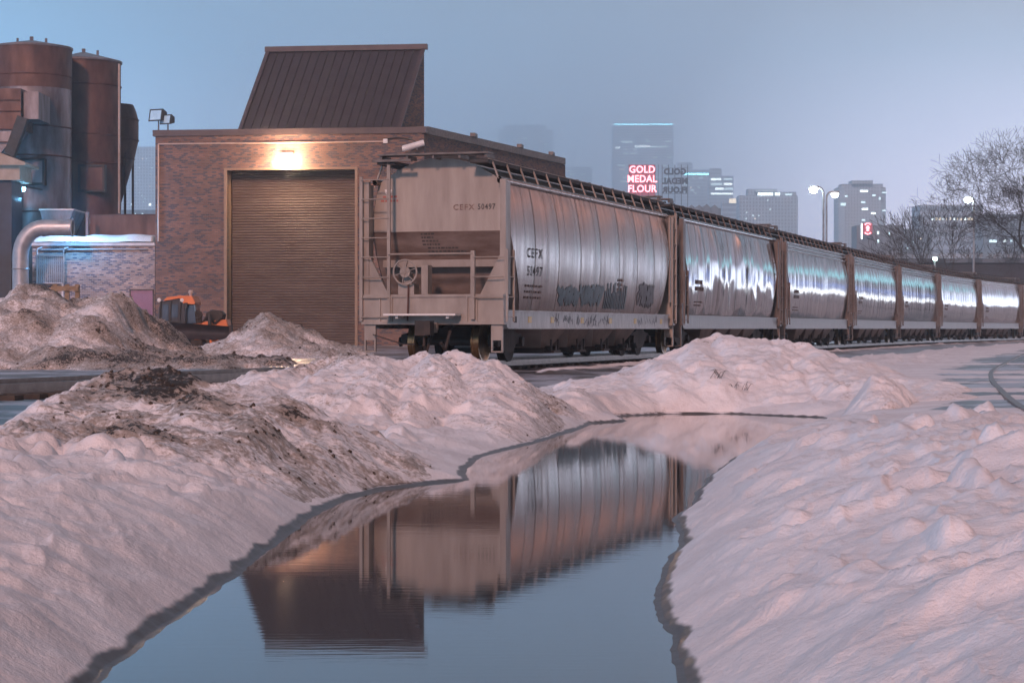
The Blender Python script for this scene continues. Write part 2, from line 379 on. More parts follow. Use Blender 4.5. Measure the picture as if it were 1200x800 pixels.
M['lampglass'] = emis('sodium_lamp_lens', (1,.74,.46), 160)
M['cyanlamp'] = emis('cyan_lamp_lens', (.25,.75,1), 40)
M['whitelamp'] = emis('white_lamp_lens', (.8,1,1), 60)
M['greenlamp'] = emis('green_white_lamp', (.6,1,.85), 40)
M['floodlens'] = noisy('flood_lens', (.35,.6,.75), (.5,.75,.9), 3, .12)
M['neon'] = emis('red_neon_letter', (1,.26,.30), 5.0)
M['neon_panel'] = emis('red_lit_sign_back', (1,.06,.12), .4)

# ------------------------------------------------------------------ terrain functions
SH = np.array([(-1.35,6.75),(-1.32,8.0),(-1.29,9.18),(-1.26,11.67),(-1.12,14),(-.84,15),(-.38,15.8),(-.42,17.0),(-.3,18.6),(0,20),(.40,22.0),(.71,23.7),
    (.92,25.3),(1.38,25.9),(1.32,27.3),(2.0,28.0),(2.9,28.1),(3.9,26.9),(3.75,24.8),(2.95,22.3),(2.2,19.6),(1.75,17.5),(1.27,14.7),(1.06,13),(.87,11),(.69,8.9),
    (.54,6.75),(.42,4.5),(.3,2.6),(-.2,1.9),(-.9,2.2),(-1.3,3.4),(-1.4,5.0)])
def shore_sd(x, y):
    """signed distance to the shoreline, positive on land"""
    best = np.full(x.shape, 1e9); inside = np.zeros(x.shape, bool)
    n_ = len(SH)
    for i in range(n_):
        ax, ay = SH[i]; bx, by = SH[(i+1) % n_]
        ex, ey = bx-ax, by-ay
        t = np.clip(((x-ax)*ex+(y-ay)*ey)/(ex*ex+ey*ey), 0, 1)
        dd = (x-ax-t*ex)**2+(y-ay-t*ey)**2; best = np.minimum(best, dd)
        cond = (ay > y) != (by > y)
        xi = ax+(y-ay)/np.where(by == ay, 1e-9, by-ay)*ex
        inside ^= cond & (x < xi)
    dd = np.sqrt(best); return np.where(inside, -dd, dd)
YARD = .2
TH = R(17.3)
def track_pt(s, off=0):
    """point on the track centre at arc length s from the first car's near end; off to the right"""
    x0, y0 = -.18-1.62*math.cos(TH), 45.5+1.62*math.sin(TH)
    if s <= 72: x, y, h = x0+s*math.sin(TH), y0+s*math.cos(TH), TH
    else:
        x1, y1 = x0+72*math.sin(TH), y0+72*math.cos(TH); r = 420.; a = (s-72)/r; h = TH+a
        x = x1+r*(math.cos(TH)-math.cos(h)); y = y1+r*(math.sin(h)-math.sin(TH))
    return x+off*math.cos(h), y-off*math.sin(h), h
SID = [(4.2,15.5),(4.95,20.5),(5.5,23.5),(6.2,27),(7.4,33),(9.2,41),(11.6,50),(15.8,66),(22.5,90),(31,120)]   # snowed-in siding rail on the right
def line_dist(x, y, pts):
    best = np.full(x.shape, 1e9)
    for (ax, ay), (bx, by) in zip(pts, pts[1:]):
        ex, ey = bx-ax, by-ay; t = np.clip(((x-ax)*ex+(y-ay)*ey)/(ex*ex+ey*ey), 0, 1)
        best = np.minimum(best, (x-ax-t*ex)**2+(y-ay-t*ey)**2)
    return np.sqrt(best)
def lumps(x, y, f, seed):
    """sharp melted lumps"""
    wx = x + .35*fbm(x*1.3*f, y*1.3*f, 2, seed+3)/f; wy = y + .35*fbm(x*1.3*f, y*1.3*f, 2, seed+5)/f
    a = billow(wx*f, wy*f, seed)**2; b = billow(wx*f*2.3+5, wy*f*2.3, seed+1)**2; c = billow(wx*f*5.1, wy*f*5.1+9, seed+2)
    return (a*.55+b*.3+c*.15)
def base(x, y):
    """ground height plus masks, without the piles"""
    n1 = fbm(x*.8, y*.8, 4, 1); n2 = fbm(x*3.1, y*3.1, 3, 9)
    sd = shore_sd(x, y) + .0 + .07*vnoise(x*1.3, y*.8, 15) + .012*n2 + .05*n1 + .008*fbm(x*11, y*11, 2, 4)
    lp = lumps(x, y, 1.6, 20)
    # plateau heights
    left = smooth(.2, -1.0, x)*smooth(15.5, 11.5, y)
    right = smooth(.2, .9, x)
    # right bank: crest beside the water, a shallow trough, then a second low ridge running away to the right
    rb_ = .44*smooth(30, 24, y) + .10*smooth(20, 10, y)
    dr = sd
    crest = np.exp(-((dr-1.5)/1.0)**2)
    trough = np.exp(-((dr-3.2)/.9)**2)
    h_r = .27+ (rb_-.27)*np.exp(-(np.maximum(dr-1.55,0)/1.3)**2)*smooth(32,25,y) + .07*crest*smooth(28,22,y)
    sid = line_dist(x, y, SID)
    far = smooth(24, 32, y)
    h_r = h_r*(1-far)+.27*far
    h_l = YARD + (.50-YARD)*left
    h = np.where(right > 0, h_l*(1-right)+h_r*right, h_l)
    yardm = (1-right)*smooth(17.2, 18.5, y+ .4*n1)*(1-left)*np.maximum(smooth(-1.6,-2.3,x), smooth(30,34,y))
    yardm = np.maximum(yardm, 0)
    # the plowed lane between the big pile and the train, and the strip along the track
    dt = line_dist(x, y, [track_pt(s, 4.4)[:2] for s in (-60, -20, 0, 40, 72, 110, 150, 200)])
    lane = smooth(2.1, 1.1, dt+.5*n1)
    dk = line_dist(x, y, [track_pt(s)[:2] for s in (-60, -20, 0, 40, 72, 110, 150, 200)])
    bed = smooth(2.6, 1.8, dk)
    yardm = np.maximum(yardm, np.maximum(lane*.95, bed*.75))
    # open yard left of the train
    leftyard = smooth(0, -3, x-(-.18+(y-45.5)*math.tan(TH)))*smooth(28, 34, y)
    yardm = np.maximum(yardm, leftyard)
    # flangeway melted along the siding rail
    sidw = smooth(1.2, .5, sid+.5*fbm(x*.6, y*.9, 3, 77))*smooth(.38, .5, vnoise(x*.12+3, y*.75, 5))
    snowm = 1-yardm
    wav = fbm(x*.25, y*.25, 3, 41)
    h = h + snowm*(.10*(lp-.35)*(.35+.65*smooth(40, 25, y)) + .035*n1 + .018*n2 + .05*wav + .045*(lumps(x, y, 3.4, 50)-.4)*smooth(60,30,y) + .34*np.clip(vnoise(x*6.3+.4*y, y*5.1, 70)-.72, 0, 1)*smooth(.42,.62,vnoise(x*.9, y*.8, 71)) + .38*np.clip(vnoise(x*2.9, y*2.3+.3*x, 72)-.80, 0, 1) + .008*fbm(x*14, y*9, 2, 33))
    h = h + yardm*(.012*n1)
    hs = smooth(2.6, 1.0, sid)*smooth(12,18,y); h = h*(1-hs)+(.312+.012*n1)*hs
    h = h*(1-yardm) + yardm*(YARD+.012*n1)
    # the bank down to the water
    k = 1-np.exp(-np.maximum(sd-.03, 0)/.55)
    k2 = smooth(0, 2.2, sd)
    hb = .006+ (h-.006)*np.clip(.80*k+.2*k2, 0, 1) + .025*smooth(.1,.3,sd)*(lp-.3)
    hb = np.where(sd < .03, .006*smooth(-.02, .05, sd) + (-.3)*smooth(.02, -.45, sd), hb)
    h = hb
    wet = smooth(.11, .02, sd+.02*n2)
    dirt = np.clip(.10*wav + .08*smooth(.8,.15,sd)*0, 0, 1)
    # slight soiling of the far yard snow on the left
    dirt = np.maximum(dirt, .35*smooth(30, 45, y)*(1-right))
    yardm = np.maximum(yardm, .8*sidw)
    return h, dirt, wet, yardm, sd

class Ridge:
    def __init__(s, name, label, pts, wf, wb, lump, dirt, f=1.6, seed=0, res=.02, shore=True, end=None):
        s.name, s.label, s.pts, s.wf, s.wb, s.lump, s.dirt, s.f, s.seed, s.res, s.shore, s.end = name, label, pts, wf, wb, lump, dirt, f, seed, res, shore, end or min(wf, wb)
    def field(s, x, y):
        wx = x + .25*s.wb*fbm(x*.9, y*.9, 3, s.seed+60)*.5; wy = y + .25*s.wb*fbm(x*.9+9, y*.9, 3, s.seed+61)*.5
        best = np.full(x.shape, 1e9); hh = np.zeros(x.shape); sw_ = np.full(x.shape, 1e-12)
        for (ax, ay, az), (bx, by, bz) in zip(s.pts, s.pts[1:]):
            ex, ey = bx-ax, by-ay; t = np.clip(((wx-ax)*ex+(wy-ay)*ey)/(ex*ex+ey*ey), 0, 1)
            qx, qy = wx-ax-t*ex, wy-ay-t*ey
            ww = np.where(qy < 0, s.wf, s.wb)
            d = np.sqrt((qx/s.end)**2+(qy/ww)**2); z = az+(bz-az)*t
            best = np.minimum(d, best); w_ = np.exp(-9*d); hh += w_*z; sw_ += w_
        return best, hh/sw_
def build_ridge(r):
    xs = [p[0] for p in r.pts]; ys = [p[1] for p in r.pts]
    x0, x1, y0, y1 = min(xs)-r.end*1.15, max(xs)+r.end*1.15, min(ys)-r.wf*1.15, max(ys)+r.wb*1.15
    nx = int((x1-x0)/r.res)+1; ny = int((y1-y0)/(r.res*1.6))+1
    gx, gy = np.meshgrid(np.linspace(x0, x1, nx), np.linspace(y0, y1, ny))
    b, bd, bw, by_, sd = base(gx, gy)
    d, hh = r.field(gx, gy)
    prof = np.clip(1-d, 0, 1); prof = np.where(prof > 0, (prof**.85)*(1.12-.12*prof), 0)*1.0
    prof = np.clip(prof, 0, 1)
    top = np.maximum(hh-YARD*.0, 0)
    lp = lumps(gx, gy, r.f, r.seed+100)
    n_ = fbm(gx*1.1*r.f, gy*1.1*r.f, 5, r.seed+200, .58)
    fine = fbm(gx*9, gy*7, 3, r.seed+300)
    zz = b + (np.maximum(top-b, 0))*prof + r.lump*smooth(0, .22, prof)*(.55*(lp-.42)+.75*n_+.42*(lumps(gx, gy, r.f*2.6, r.seed+400)-.42)) + .14*r.lump*fine*smooth(0,.2,prof)
    if r.shore:
        k = 1-np.exp(-np.maximum(sd-.06, 0)/.30)
        zz = np.where(sd > .06, .012+(zz-.012)*k, -.3)
    mask = (prof > .0) & (sd > .02 if r.shore else True)
    edge = smooth(.0, .05, prof)
    zz = (b-.05)*(1-edge)+zz*edge
    if r.shore: zz = np.where(sd < .06, b-.03, zz)
    dirt = r.dirt(gx, gy, prof, n_, lp)
    wet = np.zeros_like(dirt) if not r.shore else smooth(.14, .02, sd)
    dirt = np.clip(dirt, 0, 1.2)
    keep = np.zeros(gx.shape, bool); keep[:] = mask
    idx = -np.ones(gx.size, int)
    fm = (keep[:-1,:-1] & keep[1:,:-1] & keep[:-1,1:] & keep[1:,1:])
    I, J = np.nonzero(fm)
    a = I*nx+J; q = np.stack([a, a+1, a+nx+1, a+nx], 1)
    used = np.unique(q); idx[used] = np.arange(len(used)); q = idx[q]
    cx, cy = float(np.mean(xs)), float(np.mean(ys))
    V = np.stack([gx.ravel()[used]-cx, gy.ravel()[used]-cy, zz.ravel()[used]], 1)
    o = mesh_np(r.name, V, q, {'dirt': dirt.ravel()[used], 'wet': wet.ravel()[used], 'yard': np.zeros(len(used))})
    o.location = (cx, cy, 0)
    ud = dirt.ravel()[used]; rg_ = np.random.RandomState(r.seed+5); cnt = {1: 520, 2: 160, 6: 240, 7: 120}.get(r.seed, 0)
    if cnt:
        pr_ = np.clip(ud-.25, 0, 1)**2+.002; pr_ /= pr_.sum(); pick = rg_.choice(len(used), cnt, p=pr_)
        cl = MB(); big = 1 if r.seed < 5 else 3.2
        for i_, pi_ in enumerate(pick): cl.ico((V[pi_][0], V[pi_][1], V[pi_][2]), big*float(.004+.016*rg_.rand()**3.5), i_, .35)
        cl.build('dirt_clods', CLOD, o, kind='stuff')
    tag(o, r.label, 'snow pile', 'plowed snow piles')
    return o
def mesh_np(name, V, Q, attrs):
    me = bpy.data.meshes.new(name)
    me.vertices.add(len(V)); me.vertices.foreach_set('co', V.astype(np.float32).ravel())
    me.loops.add(Q.size); me.loops.foreach_set('vertex_index', Q.astype(np.int32).ravel())
    me.polygons.add(len(Q)); me.polygons.foreach_set('loop_start', np.arange(0, Q.size, 4, dtype=np.int32)); 
    me.polygons.foreach_set('loop_total', np.full(len(Q), 4, dtype=np.int32))
    me.update(calc_edges=True)
    me.polygons.foreach_set('use_smooth', np.ones(len(Q), bool))
    for k, a in attrs.items():
        at_ = me.attributes.new(k, 'FLOAT', 'POINT'); at_.data.foreach_set('value', a.astype(np.float32))
    me.materials.append(SNOW)
    o = bpy.data.objects.new(name, me); COL.objects.link(o); return o

# ground: polar grid round the camera, fine in front, out to the horizon
ang = np.concatenate([np.linspace(-180, -40, 30)[:-1], np.linspace(-40, -15.5, 50)[:-1], np.linspace(-15.5, 15.5, 820), np.linspace(15.5, 40, 50)[1:], np.linspace(40, 180, 30)[1:]])
rad = np.concatenate([[.02, .5, 1, 1.5, 2.0], np.geomspace(2.4, 70, 760), np.geomspace(70, 6000, 90)[1:]])
A, RR = np.meshgrid(np.radians(ang), rad)
gx, gy = RR*np.sin(A), RR*np.cos(A)
h, di, we, ya, sd = base(gx, gy)
fade = smooth(4, 1.5, RR)*0
nc = gx.shape[1]; I, J = np.meshgrid(np.arange(gx.shape[0]-1), np.arange(nc-1), indexing='ij')
a = (I*nc+J).ravel(); Q = np.stack([a, a+nc, a+nc+1, a+1], 1)[:, ::-1]
g = mesh_np('ground', np.stack([gx.ravel(), gy.ravel(), h.ravel()], 1), Q, {'dirt': di.ravel(), 'wet': we.ravel(), 'yard': ya.ravel()})
g['kind'] = 'structure'

# piles of plowed snow
def d_front(x, y, p, n_, lp):
    core = smooth(.12, .5, p)*(.46+.5*n_)
    hot = .85*np.exp(-(((x+2.55)/.5)**2+((y-15.7)/.8)**2))*(.7+1.2*n_) + .55*np.exp(-(((x+2.35)/.4)**2+((y-13.8)/.6)**2))*(.6+1.4*n_)
    streak = .95*np.exp(-((y-15.6-(x+1.2)*.1)/.28)**2)*smooth(-1.9,-1.5,x)*smooth(-.6,-.9,x)*(.6+n_)
    clean = smooth(-3.05,-3.35,x)*.6
    white = smooth(13.0+.5*n_, 12.2+.5*n_, y)*.9
    return np.clip(.43+.6*n_*smooth(.05,.3,p)+hot+streak-clean-white*1.0, 0, 1.2)*smooth(.03,.12,p)
def d_mid(x, y, p, n_, lp):
    return .12+.18*n_ + .75*np.exp(-((x+1.9)/.9)**2)*np.exp(-((y-24.6)/.5)**2)*(.4+n_) + .35*smooth(.05,.45,x)*smooth(.9,.5,x)*.9 + .35*smooth(.75,1,p)*(n_+.1)
def d_right(x, y, p, n_, lp):
    return .10+.35*n_*smooth(.2,.6,n_)
def d_far(x, y, p, n_, lp):
    return .72+.85*n_
def d_door(x, y, p, n_, lp):
    return .55+.7*n_ + .4*np.exp(-((x+7.9)/.5)**2)*smooth(.4,.8,p)
RID = [
 Ridge('snow_pile', 'long dirty snow pile with black sooty crest in the left foreground, tip at the puddle',
   [(-3.55,15.6,.42),(-3.15,16.1,.72),(-2.85,16.2,.80),(-2.2,16.1,.71),(-1.8,16,.67),(-1.25,15.9,.48),(-.8,15.85,.26),(-.5,15.85,.10)], 4.2, 1.3, .10, d_front, 1.7, 1, .015, True, .75),
 Ridge('snow_pile', 'pinkish snow pile on the left puddle bank, right in front of the first railcar',
   [(-3.1,24,.52),(-2.6,24.3,.68),(-2.0,25,.80),(-1.5,25,.78),(-.95,25.6,.84),(-.6,26,.87),(-.2,25.6,.76),(.2,25,.58),(.45,24.8,.36),(.62,24.5,.15)], 5.2, 1.6, .14, d_mid, 1.3, 2, .019, True, .8),
 Ridge('snow_pile', 'small low snow pile between the two large piles at the far end of the puddle',
   [(.85,27.2,.42),(1.1,27.6,.42),(1.5,27.2,.20)], 1.9, 1.2, .07, d_right, 2, 3, .02, True, .6),
 Ridge('snow_pile', 'tallest clean pink snow pile behind the puddle, in front of the second railcar',
   [(1.45,30,.42),(2.1,31.5,.68),(2.7,32,.92),(3.2,32.5,1.02),(3.8,32.5,1.0),(4.4,32,.86),(4.9,31,.68),(5.2,30,.5)], 4.6, 2.0, .10, d_right, 1.2, 4, .022, True, .9),
 Ridge('snow_pile', 'white upright snow lump on the right bank beside the tallest pile',
   [(4.05,24.5,.52),(4.22,25.1,.72),(4.45,25.6,.60)], .9, .8, .09, d_right, 2.6, 5, .014, True, .42),
 Ridge('snow_pile', 'big grey dirty snow pile at the far left below the pipe and guard rail',
   [(-15,56,1.5),(-13.2,55,1.75),(-12.6,55,2.35),(-12.0,55.3,2.2),(-11.4,55.5,1.75),(-10.4,55,2.1),(-9.9,55,1.95),(-9.3,54.5,.95),(-8.5,54,.5),(-7.5,54,.3)], 7.5, 4, .32, d_far, .62, 6, .055, False, 2.2),
 Ridge('snow_pile', 'pointed grey snow pile in front of the brown roller door',
   [(-9.5,72,.75),(-8.8,72,1.35),(-8.1,72,1.70),(-7.5,72,1.35),(-6.8,72,.95),(-6.2,72,.6)], 7, 4, .26, d_door, .8, 7, .05, False, 1.3),
]
for r in RID: build_ridge(r)

# puddle
m, n, b = mat('puddle_water'); L = n.links.new
b.inputs['Base Color'].default_value = (.030,.030,.033,1); b.inputs['Roughness'].default_value = .028; b.inputs['IOR'].default_value = 1.5
b.inputs['Specular IOR Level'].default_value = .9
geo = N(n, 'ShaderNodeNewGeometry'); mp = N(n, 'ShaderNodeMapping'); mp.inputs['Scale'].default_value = (1.2, 9, 1); L(geo.outputs['Position'], mp.inputs[0])
t = N(n, 'ShaderNodeTexNoise'); t.inputs['Scale'].default_value = 2.2; t.inputs['Detail'].default_value = 3; L(mp.outputs[0], t.inputs['Vector'])
bp = N(n, 'ShaderNodeBump'); bp.inputs['Strength'].default_value = .06; bp.inputs['Distance'].default_value = .003; L(t.outputs[0], bp.inputs['Height']); L(bp.outputs[0], b.inputs['Normal'])
q = MB(); q.add([(-3,1,0),(6,1,0),(6,30.5,0),(-3,30.5,0)], [(0,1,2,3)]); q.build('puddle_water', m, kind='structure')

# ------------------------------------------------------------------ railway track under the train
def ribbon(mb, pts, w, z0, z1):
    """a bar following pts = (x, y, heading)"""
    vs = []; fs = []
    for (x, y, h) in pts:
        for o_, z in ((-w/2, z0), (w/2, z0), (w/2, z1), (-w/2, z1)):
            vs.append((x+o_*math.cos(h), y-o_*math.sin(h), z))
    for i in range(len(pts)-1):
        for k in range(4): fs.append((i*4+k, i*4+(k+1) % 4, i*4+4+(k+1) % 4, i*4+4+k))
    mb.add(vs, fs)
RZ = .40
tr = thing('railway_track', 'railway track of two steel rails on wooden ties, running under the train', 'track', (0,0,0))
SS = [-40+i*3 for i in range(82)]
for off in (-.75, .75):
    q = MB(); ribbon(q, [track_pt(s, off) for s in SS], .07, .30, RZ); ribbon(q, [track_pt(s, off) for s in SS], .14, .27, .30); q.build('rail', M['rail'], tr)
q = MB()
for k in range(300):
    s = -38+k*.62; x, y, h = track_pt(s)
    c, sn = math.cos(h), math.sin(h)
    vs = [(x+a*c+b_*sn, y-a*sn+b_*c, z) for z in (.16, .275) for a, b_ in ((-1.3,-.11),(1.3,-.11),(1.3,.11),(-1.3,.11))]
    q.hexa(vs)
q.build('ties', M['tie'], tr, kind='stuff')
# siding rail on the right
q = MB()
pp = []
for (ax, ay), (bx, by) in zip(SID, SID[1:]):
    for k in range(6): pp.append((ax+(bx-ax)*k/6, ay+(by-ay)*k/6))
pp = [(sum(p[0] for p in pp[max(0,i-3):i+4])/len(pp[max(0,i-3):i+4]), sum(p[1] for p in pp[max(0,i-3):i+4])/len(pp[max(0,i-3):i+4])) for i in range(len(pp))]
pts = [(pp[i][0], pp[i][1], math.atan2(pp[min(i+1,len(pp)-1)][0]-pp[max(i-1,0)][0], pp[min(i+1,len(pp)-1)][1]-pp[max(i-1,0)][1])) for i in range(len(pp))]
ribbon(q, pts, .075, .2, .34); ribbon(q, pts, .14, .1, .2)
tag(q.build('siding_rail', M['rail']), 'single curved steel rail half buried in the snow at the right edge', 'rail')

# ------------------------------------------------------------------ covered hopper cars
LC = 16.3; PITCH = 17.2
ZT, ZB = 3.92, 1.12
def shw(z):
    return 1.60-.17*((z-2.55)/1.37)**2 if z > 2.55 else 1.60-.13*((2.55-z)/1.43)**2
def yend(z): return .55 if z > 2.87 else .55+(2.87-z)*.58
def shell_x(y, z, kind, seed):
    wz = shw(z); env = max(0, min(1, (z-ZB)/.35))*max(0, min(1, (ZT-z)/.35))
    if kind == 'painted':
        n_ = 8; fr = (y-.55)/(LC-1.1)*n_; fr -= math.floor(fr); wz += env*.022*math.sin(PI*fr)
    arr = lambda f, g, s: float(fbm(np.array([y*f]), np.array([z*g]), 3, s)[0])
    if kind == 'painted': wz += env*.014*arr(.8, .45, seed)
    elif kind == 'smooth': wz += env*(.065*arr(.55, .35, seed)+.0045*arr(2.2, .3, seed+5))
    else: wz += env*(.022*arr(.35, .3, seed)+.0075*arr(2.6, .22, seed+5))
    return wz
def side_shell(kind, seed, sgn):
    nz_, ny_ = 26, 170
    ys = np.linspace(0, 1, ny_); zs = np.linspace(ZB, ZT, nz_)
    U_, Zs = np.meshgrid(ys, zs)
    ye = np.where(Zs > 2.87, .55, .55+(2.87-Zs)*.58)
    Y = ye+(LC-2*ye)*U_
    wz = np.where(Zs > 2.55, 1.60-.17*((Zs-2.55)/1.37)**2, 1.60-.13*((2.55-Zs)/1.43)**2)
    env = np.clip((Zs-ZB)/.35, 0, 1)*np.clip((ZT-Zs)/.35, 0, 1)
    if kind == 'painted':
        fr = (Y-.55)/(LC-1.1)*8; fr = fr-np.floor(fr); wz = wz+env*(.022*np.sin(PI*fr)+.014*fbm(Y*.8, Zs*.45, 3, seed))
    elif kind == 'smooth': wz = wz+env*(.065*fbm(Y*.55, Zs*.35, 3, seed)+.0045*fbm(Y*2.2, Zs*.3, 3, seed+5))
    else: wz = wz+env*(.022*fbm(Y*.35, Zs*.3, 3, seed)+.0075*fbm(Y*2.6, Zs*.22, 3, seed+5))
    q = MB()
    vs = np.stack([sgn*wz, Y, Zs], 2).reshape(-1, 3).tolist()
    fs = []
    for i in range(nz_-1):
        for j in range(ny_-1):
            a = i*ny_+j; f = (a, a+1, a+ny_+1, a+ny_); fs.append(f if sgn > 0 else f[::-1])
    q.add(vs, fs); return q
def strip_on(q, kind, seed, sgn, pts, wd, off=.006):
    """a flat ribbon following (y, z) points laid on the side"""
    for (y0, z0), (y1, z1) in zip(pts, pts[1:]):
        dy, dz = y1-y0, z1-z0; l = math.hypot(dy, dz) or 1; ny, nz2 = -dz/l*wd/2, dy/l*wd/2
        n_ = max(1, int(l/.15)); 
        for k in range(n_):
            a, b_ = k/n_, (k+1)/n_
            vs = []
            for t_, sg_ in ((a,-1),(b_,-1),(b_,1),(a,1)):
                y, z = y0+dy*t_+ny*sg_, z0+dz*t_+nz2*sg_
                vs.append((sgn*(shell_x(y, z, kind, seed)+off), y, z))
            q.add(vs, [(0,1,2,3)] if sgn > 0 else [(3,2,1,0)])
def side_text(txt, size, y, z, kind, seed, m, parent, name='lettering', squeeze=1, bold=0):
    vs, fs = text_mesh(txt, size, 0, squeeze, bold, 1.5)
    q = MB(); q.add([(shell_x(y+a, z+b_, kind, seed)+.012, y+a, z+b_) for a, b_, _ in vs], fs); return q.build(name, m, parent)
def end_text(txt, size, x, yy, z, m, parent, squeeze=1, name='lettering', bold=0, tilt=0):
    vs, fs = text_mesh(txt, size, 0, squeeze, bold)
    q = MB(); q.add([(x+a, yy+tilt*(-(b_)), z+b_) for a, b_, _ in vs], fs); return q.build(name, m, parent)
def roofz(x): return ZT+.55*(1-(x/1.43)**2)

def hopper(kind, seed, label, full=True):
    t = thing('hopper_railcar', label, 'railcar', group='covered hopper railcars of the train')
    pm, sm = (M['cream'], M['sill_paint']) if kind == 'painted' else (M['post_brown'], M['silver_sill'])
    side = M['side_paint'] if kind == 'painted' else M['silver']
    for sgn in (1, -1):
        q = side_shell(kind, seed, sgn)
        if sgn < 0: q.build('side_shell', [side, M['slope'] if kind == 'painted' else M['silver_sill']], t, smooth=True)
        else: rs = q
    # panel seams
    q = rs; q.mi = 1
    nse = 8 if kind == 'painted' else 16
    for k in range(0, nse+1):
        y = .55+(LC-1.1)*k/nse+(0 if 0 < k < nse else (.05 if k == 0 else -.05))
        zlow = ZB
        ye = min(y, LC-y)
        if ye < 1.57: zlow = 2.87-(ye-.55)/.58
        if zlow < ZT-.2:
            zz_ = [zlow+(ZT-zlow)*i/8 for i in range(9)]
            strip_on(q, kind, seed, 1, [(y, z) for z in zz_], .035 if kind == 'painted' else .03, .008)
    
    rs.build('side_shell', [side, M['slope'] if kind == 'painted' else M['silver_sill']], t, smooth=True)
    # ends and slope sheets
    for e in (0, 1):
        fy = (lambda y: y) if e == 0 else (lambda y: LC-y)
        q = MB(); n_ = 20
        vs = [];
        xs = [-1.43+2.86*i/n_ for i in range(n_+1)]
        top = [(x, fy(.55), roofz(x)) for x in xs]
        zsd = [ZT, 3.6, 3.2, 2.87]
        poly = top + [(shw(z)-.004, fy(.55), z) for z in zsd] + [(-shw(z)+.004, fy(.55), z) for z in reversed(zsd)]
        f = tuple(range(len(poly))); q.add(poly, [f if e == 1 else f[::-1]])
        q.build('end_panel', M['cream_end'] if kind == 'painted' else M['post_brown'], t)
        q = MB(); rows = [2.87, 2.55, 2.2, 1.8, 1.4, 1.12]
        vs = []
        for z in rows: vs += [(-shw(z)+.006, fy(yend(z)), z), (shw(z)-.006, fy(yend(z)), z)]
        fs = [(2*i, 2*i+1, 2*i+3, 2*i+2) for i in range(len(rows)-1)]
        if e == 1: fs = [f[::-1] for f in fs]
        q.add(vs, [f[::-1] for f in fs]); q.build('slope_sheet', M['slope'], t)
        # flange bar across the slope sheet
        q = MB(); yb = yend(2.2)
        q.box(-1.42, 1.42, min(fy(yb-.16), fy(yb-.02)), max(fy(yb-.16), fy(yb-.02)), 2.10, 2.26); q.build('slope_stiffener', pm, t)
        # deep dark space below
        q = MB(); q.box(-1.05, 1.05, min(fy(.3), fy(3.6)), max(fy(.3), fy(3.6)), .82, 1.12); q.build('draft_sill', M['under'], t)
        # end sill
        es = MB(); B = lambda mb, x0, x1, y0, y1, z0, z1: mb.box(x0, x1, min(fy(y0), fy(y1)), max(fy(y0), fy(y1)), z0, z1)
        B(es, -1.6, 1.6, .06, .30, .90, 1.49); B(es, -1.63, 1.63, .0, .34, .84, .90)
        B(es, -1.6, 1.6, .03, .06, 1.43, 1.49)
        for x in (-1.22, -.95, .78, 1.0): B(es, x-.02, x+.02, .03, .06, .9, 1.43)
        es.build('end_sill', pm, t)
        # corner posts with gussets
        for sx in (-1, 1):
            q = MB()
            B(q, min(sx*1.50, sx*1.63), max(sx*1.50, sx*1.63), .12, .24, 1.49, 3.95)
            B(q, min(sx*1.56, sx*1.60), max(sx*1.56, sx*1.60), .24, .56, 1.49, 3.90)
            for s_ in ((1.49, .42), ):
                vs = [(sx*1.50, fy(.14), 1.49), (sx*1.05, fy(.14), 1.49), (sx*1.50, fy(.14), 2.35), (sx*1.50, fy(.20), 1.49), (sx*1.05, fy(.20), 1.49), (sx*1.50, fy(.20), 2.35)]
                q.add(vs, [(0,1,2),(5,4,3),(0,3,4,1),(1,4,5,2),(2,5,3,0)])
            q.build('corner_post', pm, t)
        # end ladder (left as one faces the end)
        lx = -1 if e == 0 else 1
        q = MB(); x0, x1 = lx*1.64, lx*1.0
        for x, zt in ((x0, 4.05), (x1, 4.38)): B(q, x-.035, x+.035, .0, .05, .92, zt)
        for z in (1.0, 1.42, 1.86, 2.30, 2.72, 3.14, 3.56, 3.98): q.tube((x0, fy(-.01), z), (x1, fy(-.01), z), .014, n=6)
        q.build('end_ladder', pm, t)
        # handrail and right grab irons
        q = MB()
        q.tube((x1, fy(-.02), 2.36), (-lx*.93, fy(-.02), 2.36), .022, n=6)
        B(q, -lx*.93-.045, -lx*.93+.045, -.03, .05, .95, 2.42)
        for z in (1.42, 1.86, 2.28): q.tube((-lx*.93, fy(-.03), z), (-lx*1.62, fy(-.03), z), .014, n=6)
        q.build('handrail', pm, t)
        # side ladders on the outside of the corners
        for sx in (-1, 1):
            q = MB(); xx = sx*1.67
            for yy in (.10, .58): B(q, xx-.02, xx+.02, yy-.025, yy+.025, .9 if e == (0 if sx < 0 else 1) or True else 2, 3.9 if (e == 0) == (sx < 0) else 2.45)
            z = 1.0
            while z < (3.95 if (e == 0) == (sx < 0) else 2.4): q.tube((xx, fy(.10), z), (xx, fy(.58), z), .014, n=6); z += .43
            q.build('side_ladder', pm, t)
            # stirrup
            q = MB(); B(q, sx*1.45-.13, sx*1.45+.13, .06, .12, .50, .84)
            for xx2 in (sx*1.45-.13, sx*1.45+.1): B(q, xx2, xx2+.03, .06, .12, .26, .5)
            B(q, sx*1.45-.13, sx*1.45+.13, .06, .12, .24, .27)
            q.build('stirrup_step', pm, t)
        # crossover platform
        q = MB(); B(q, -.98, .66, -.38, -.01, 1.03, 1.07)
        for x in (-.7, .45): B(q, x-.03, x+.03, -.3, .06, .97, 1.03)
        q.build('crossover_platform', M['white_paint'] if e == 0 and kind == 'painted' else pm, t)
        # coupler
        cp = MB(); B(cp, -.36, .14, -.06, .03, .72, .88)
        vs = []
        B(cp, -.13, .13, -.45, .0, .66, .86)
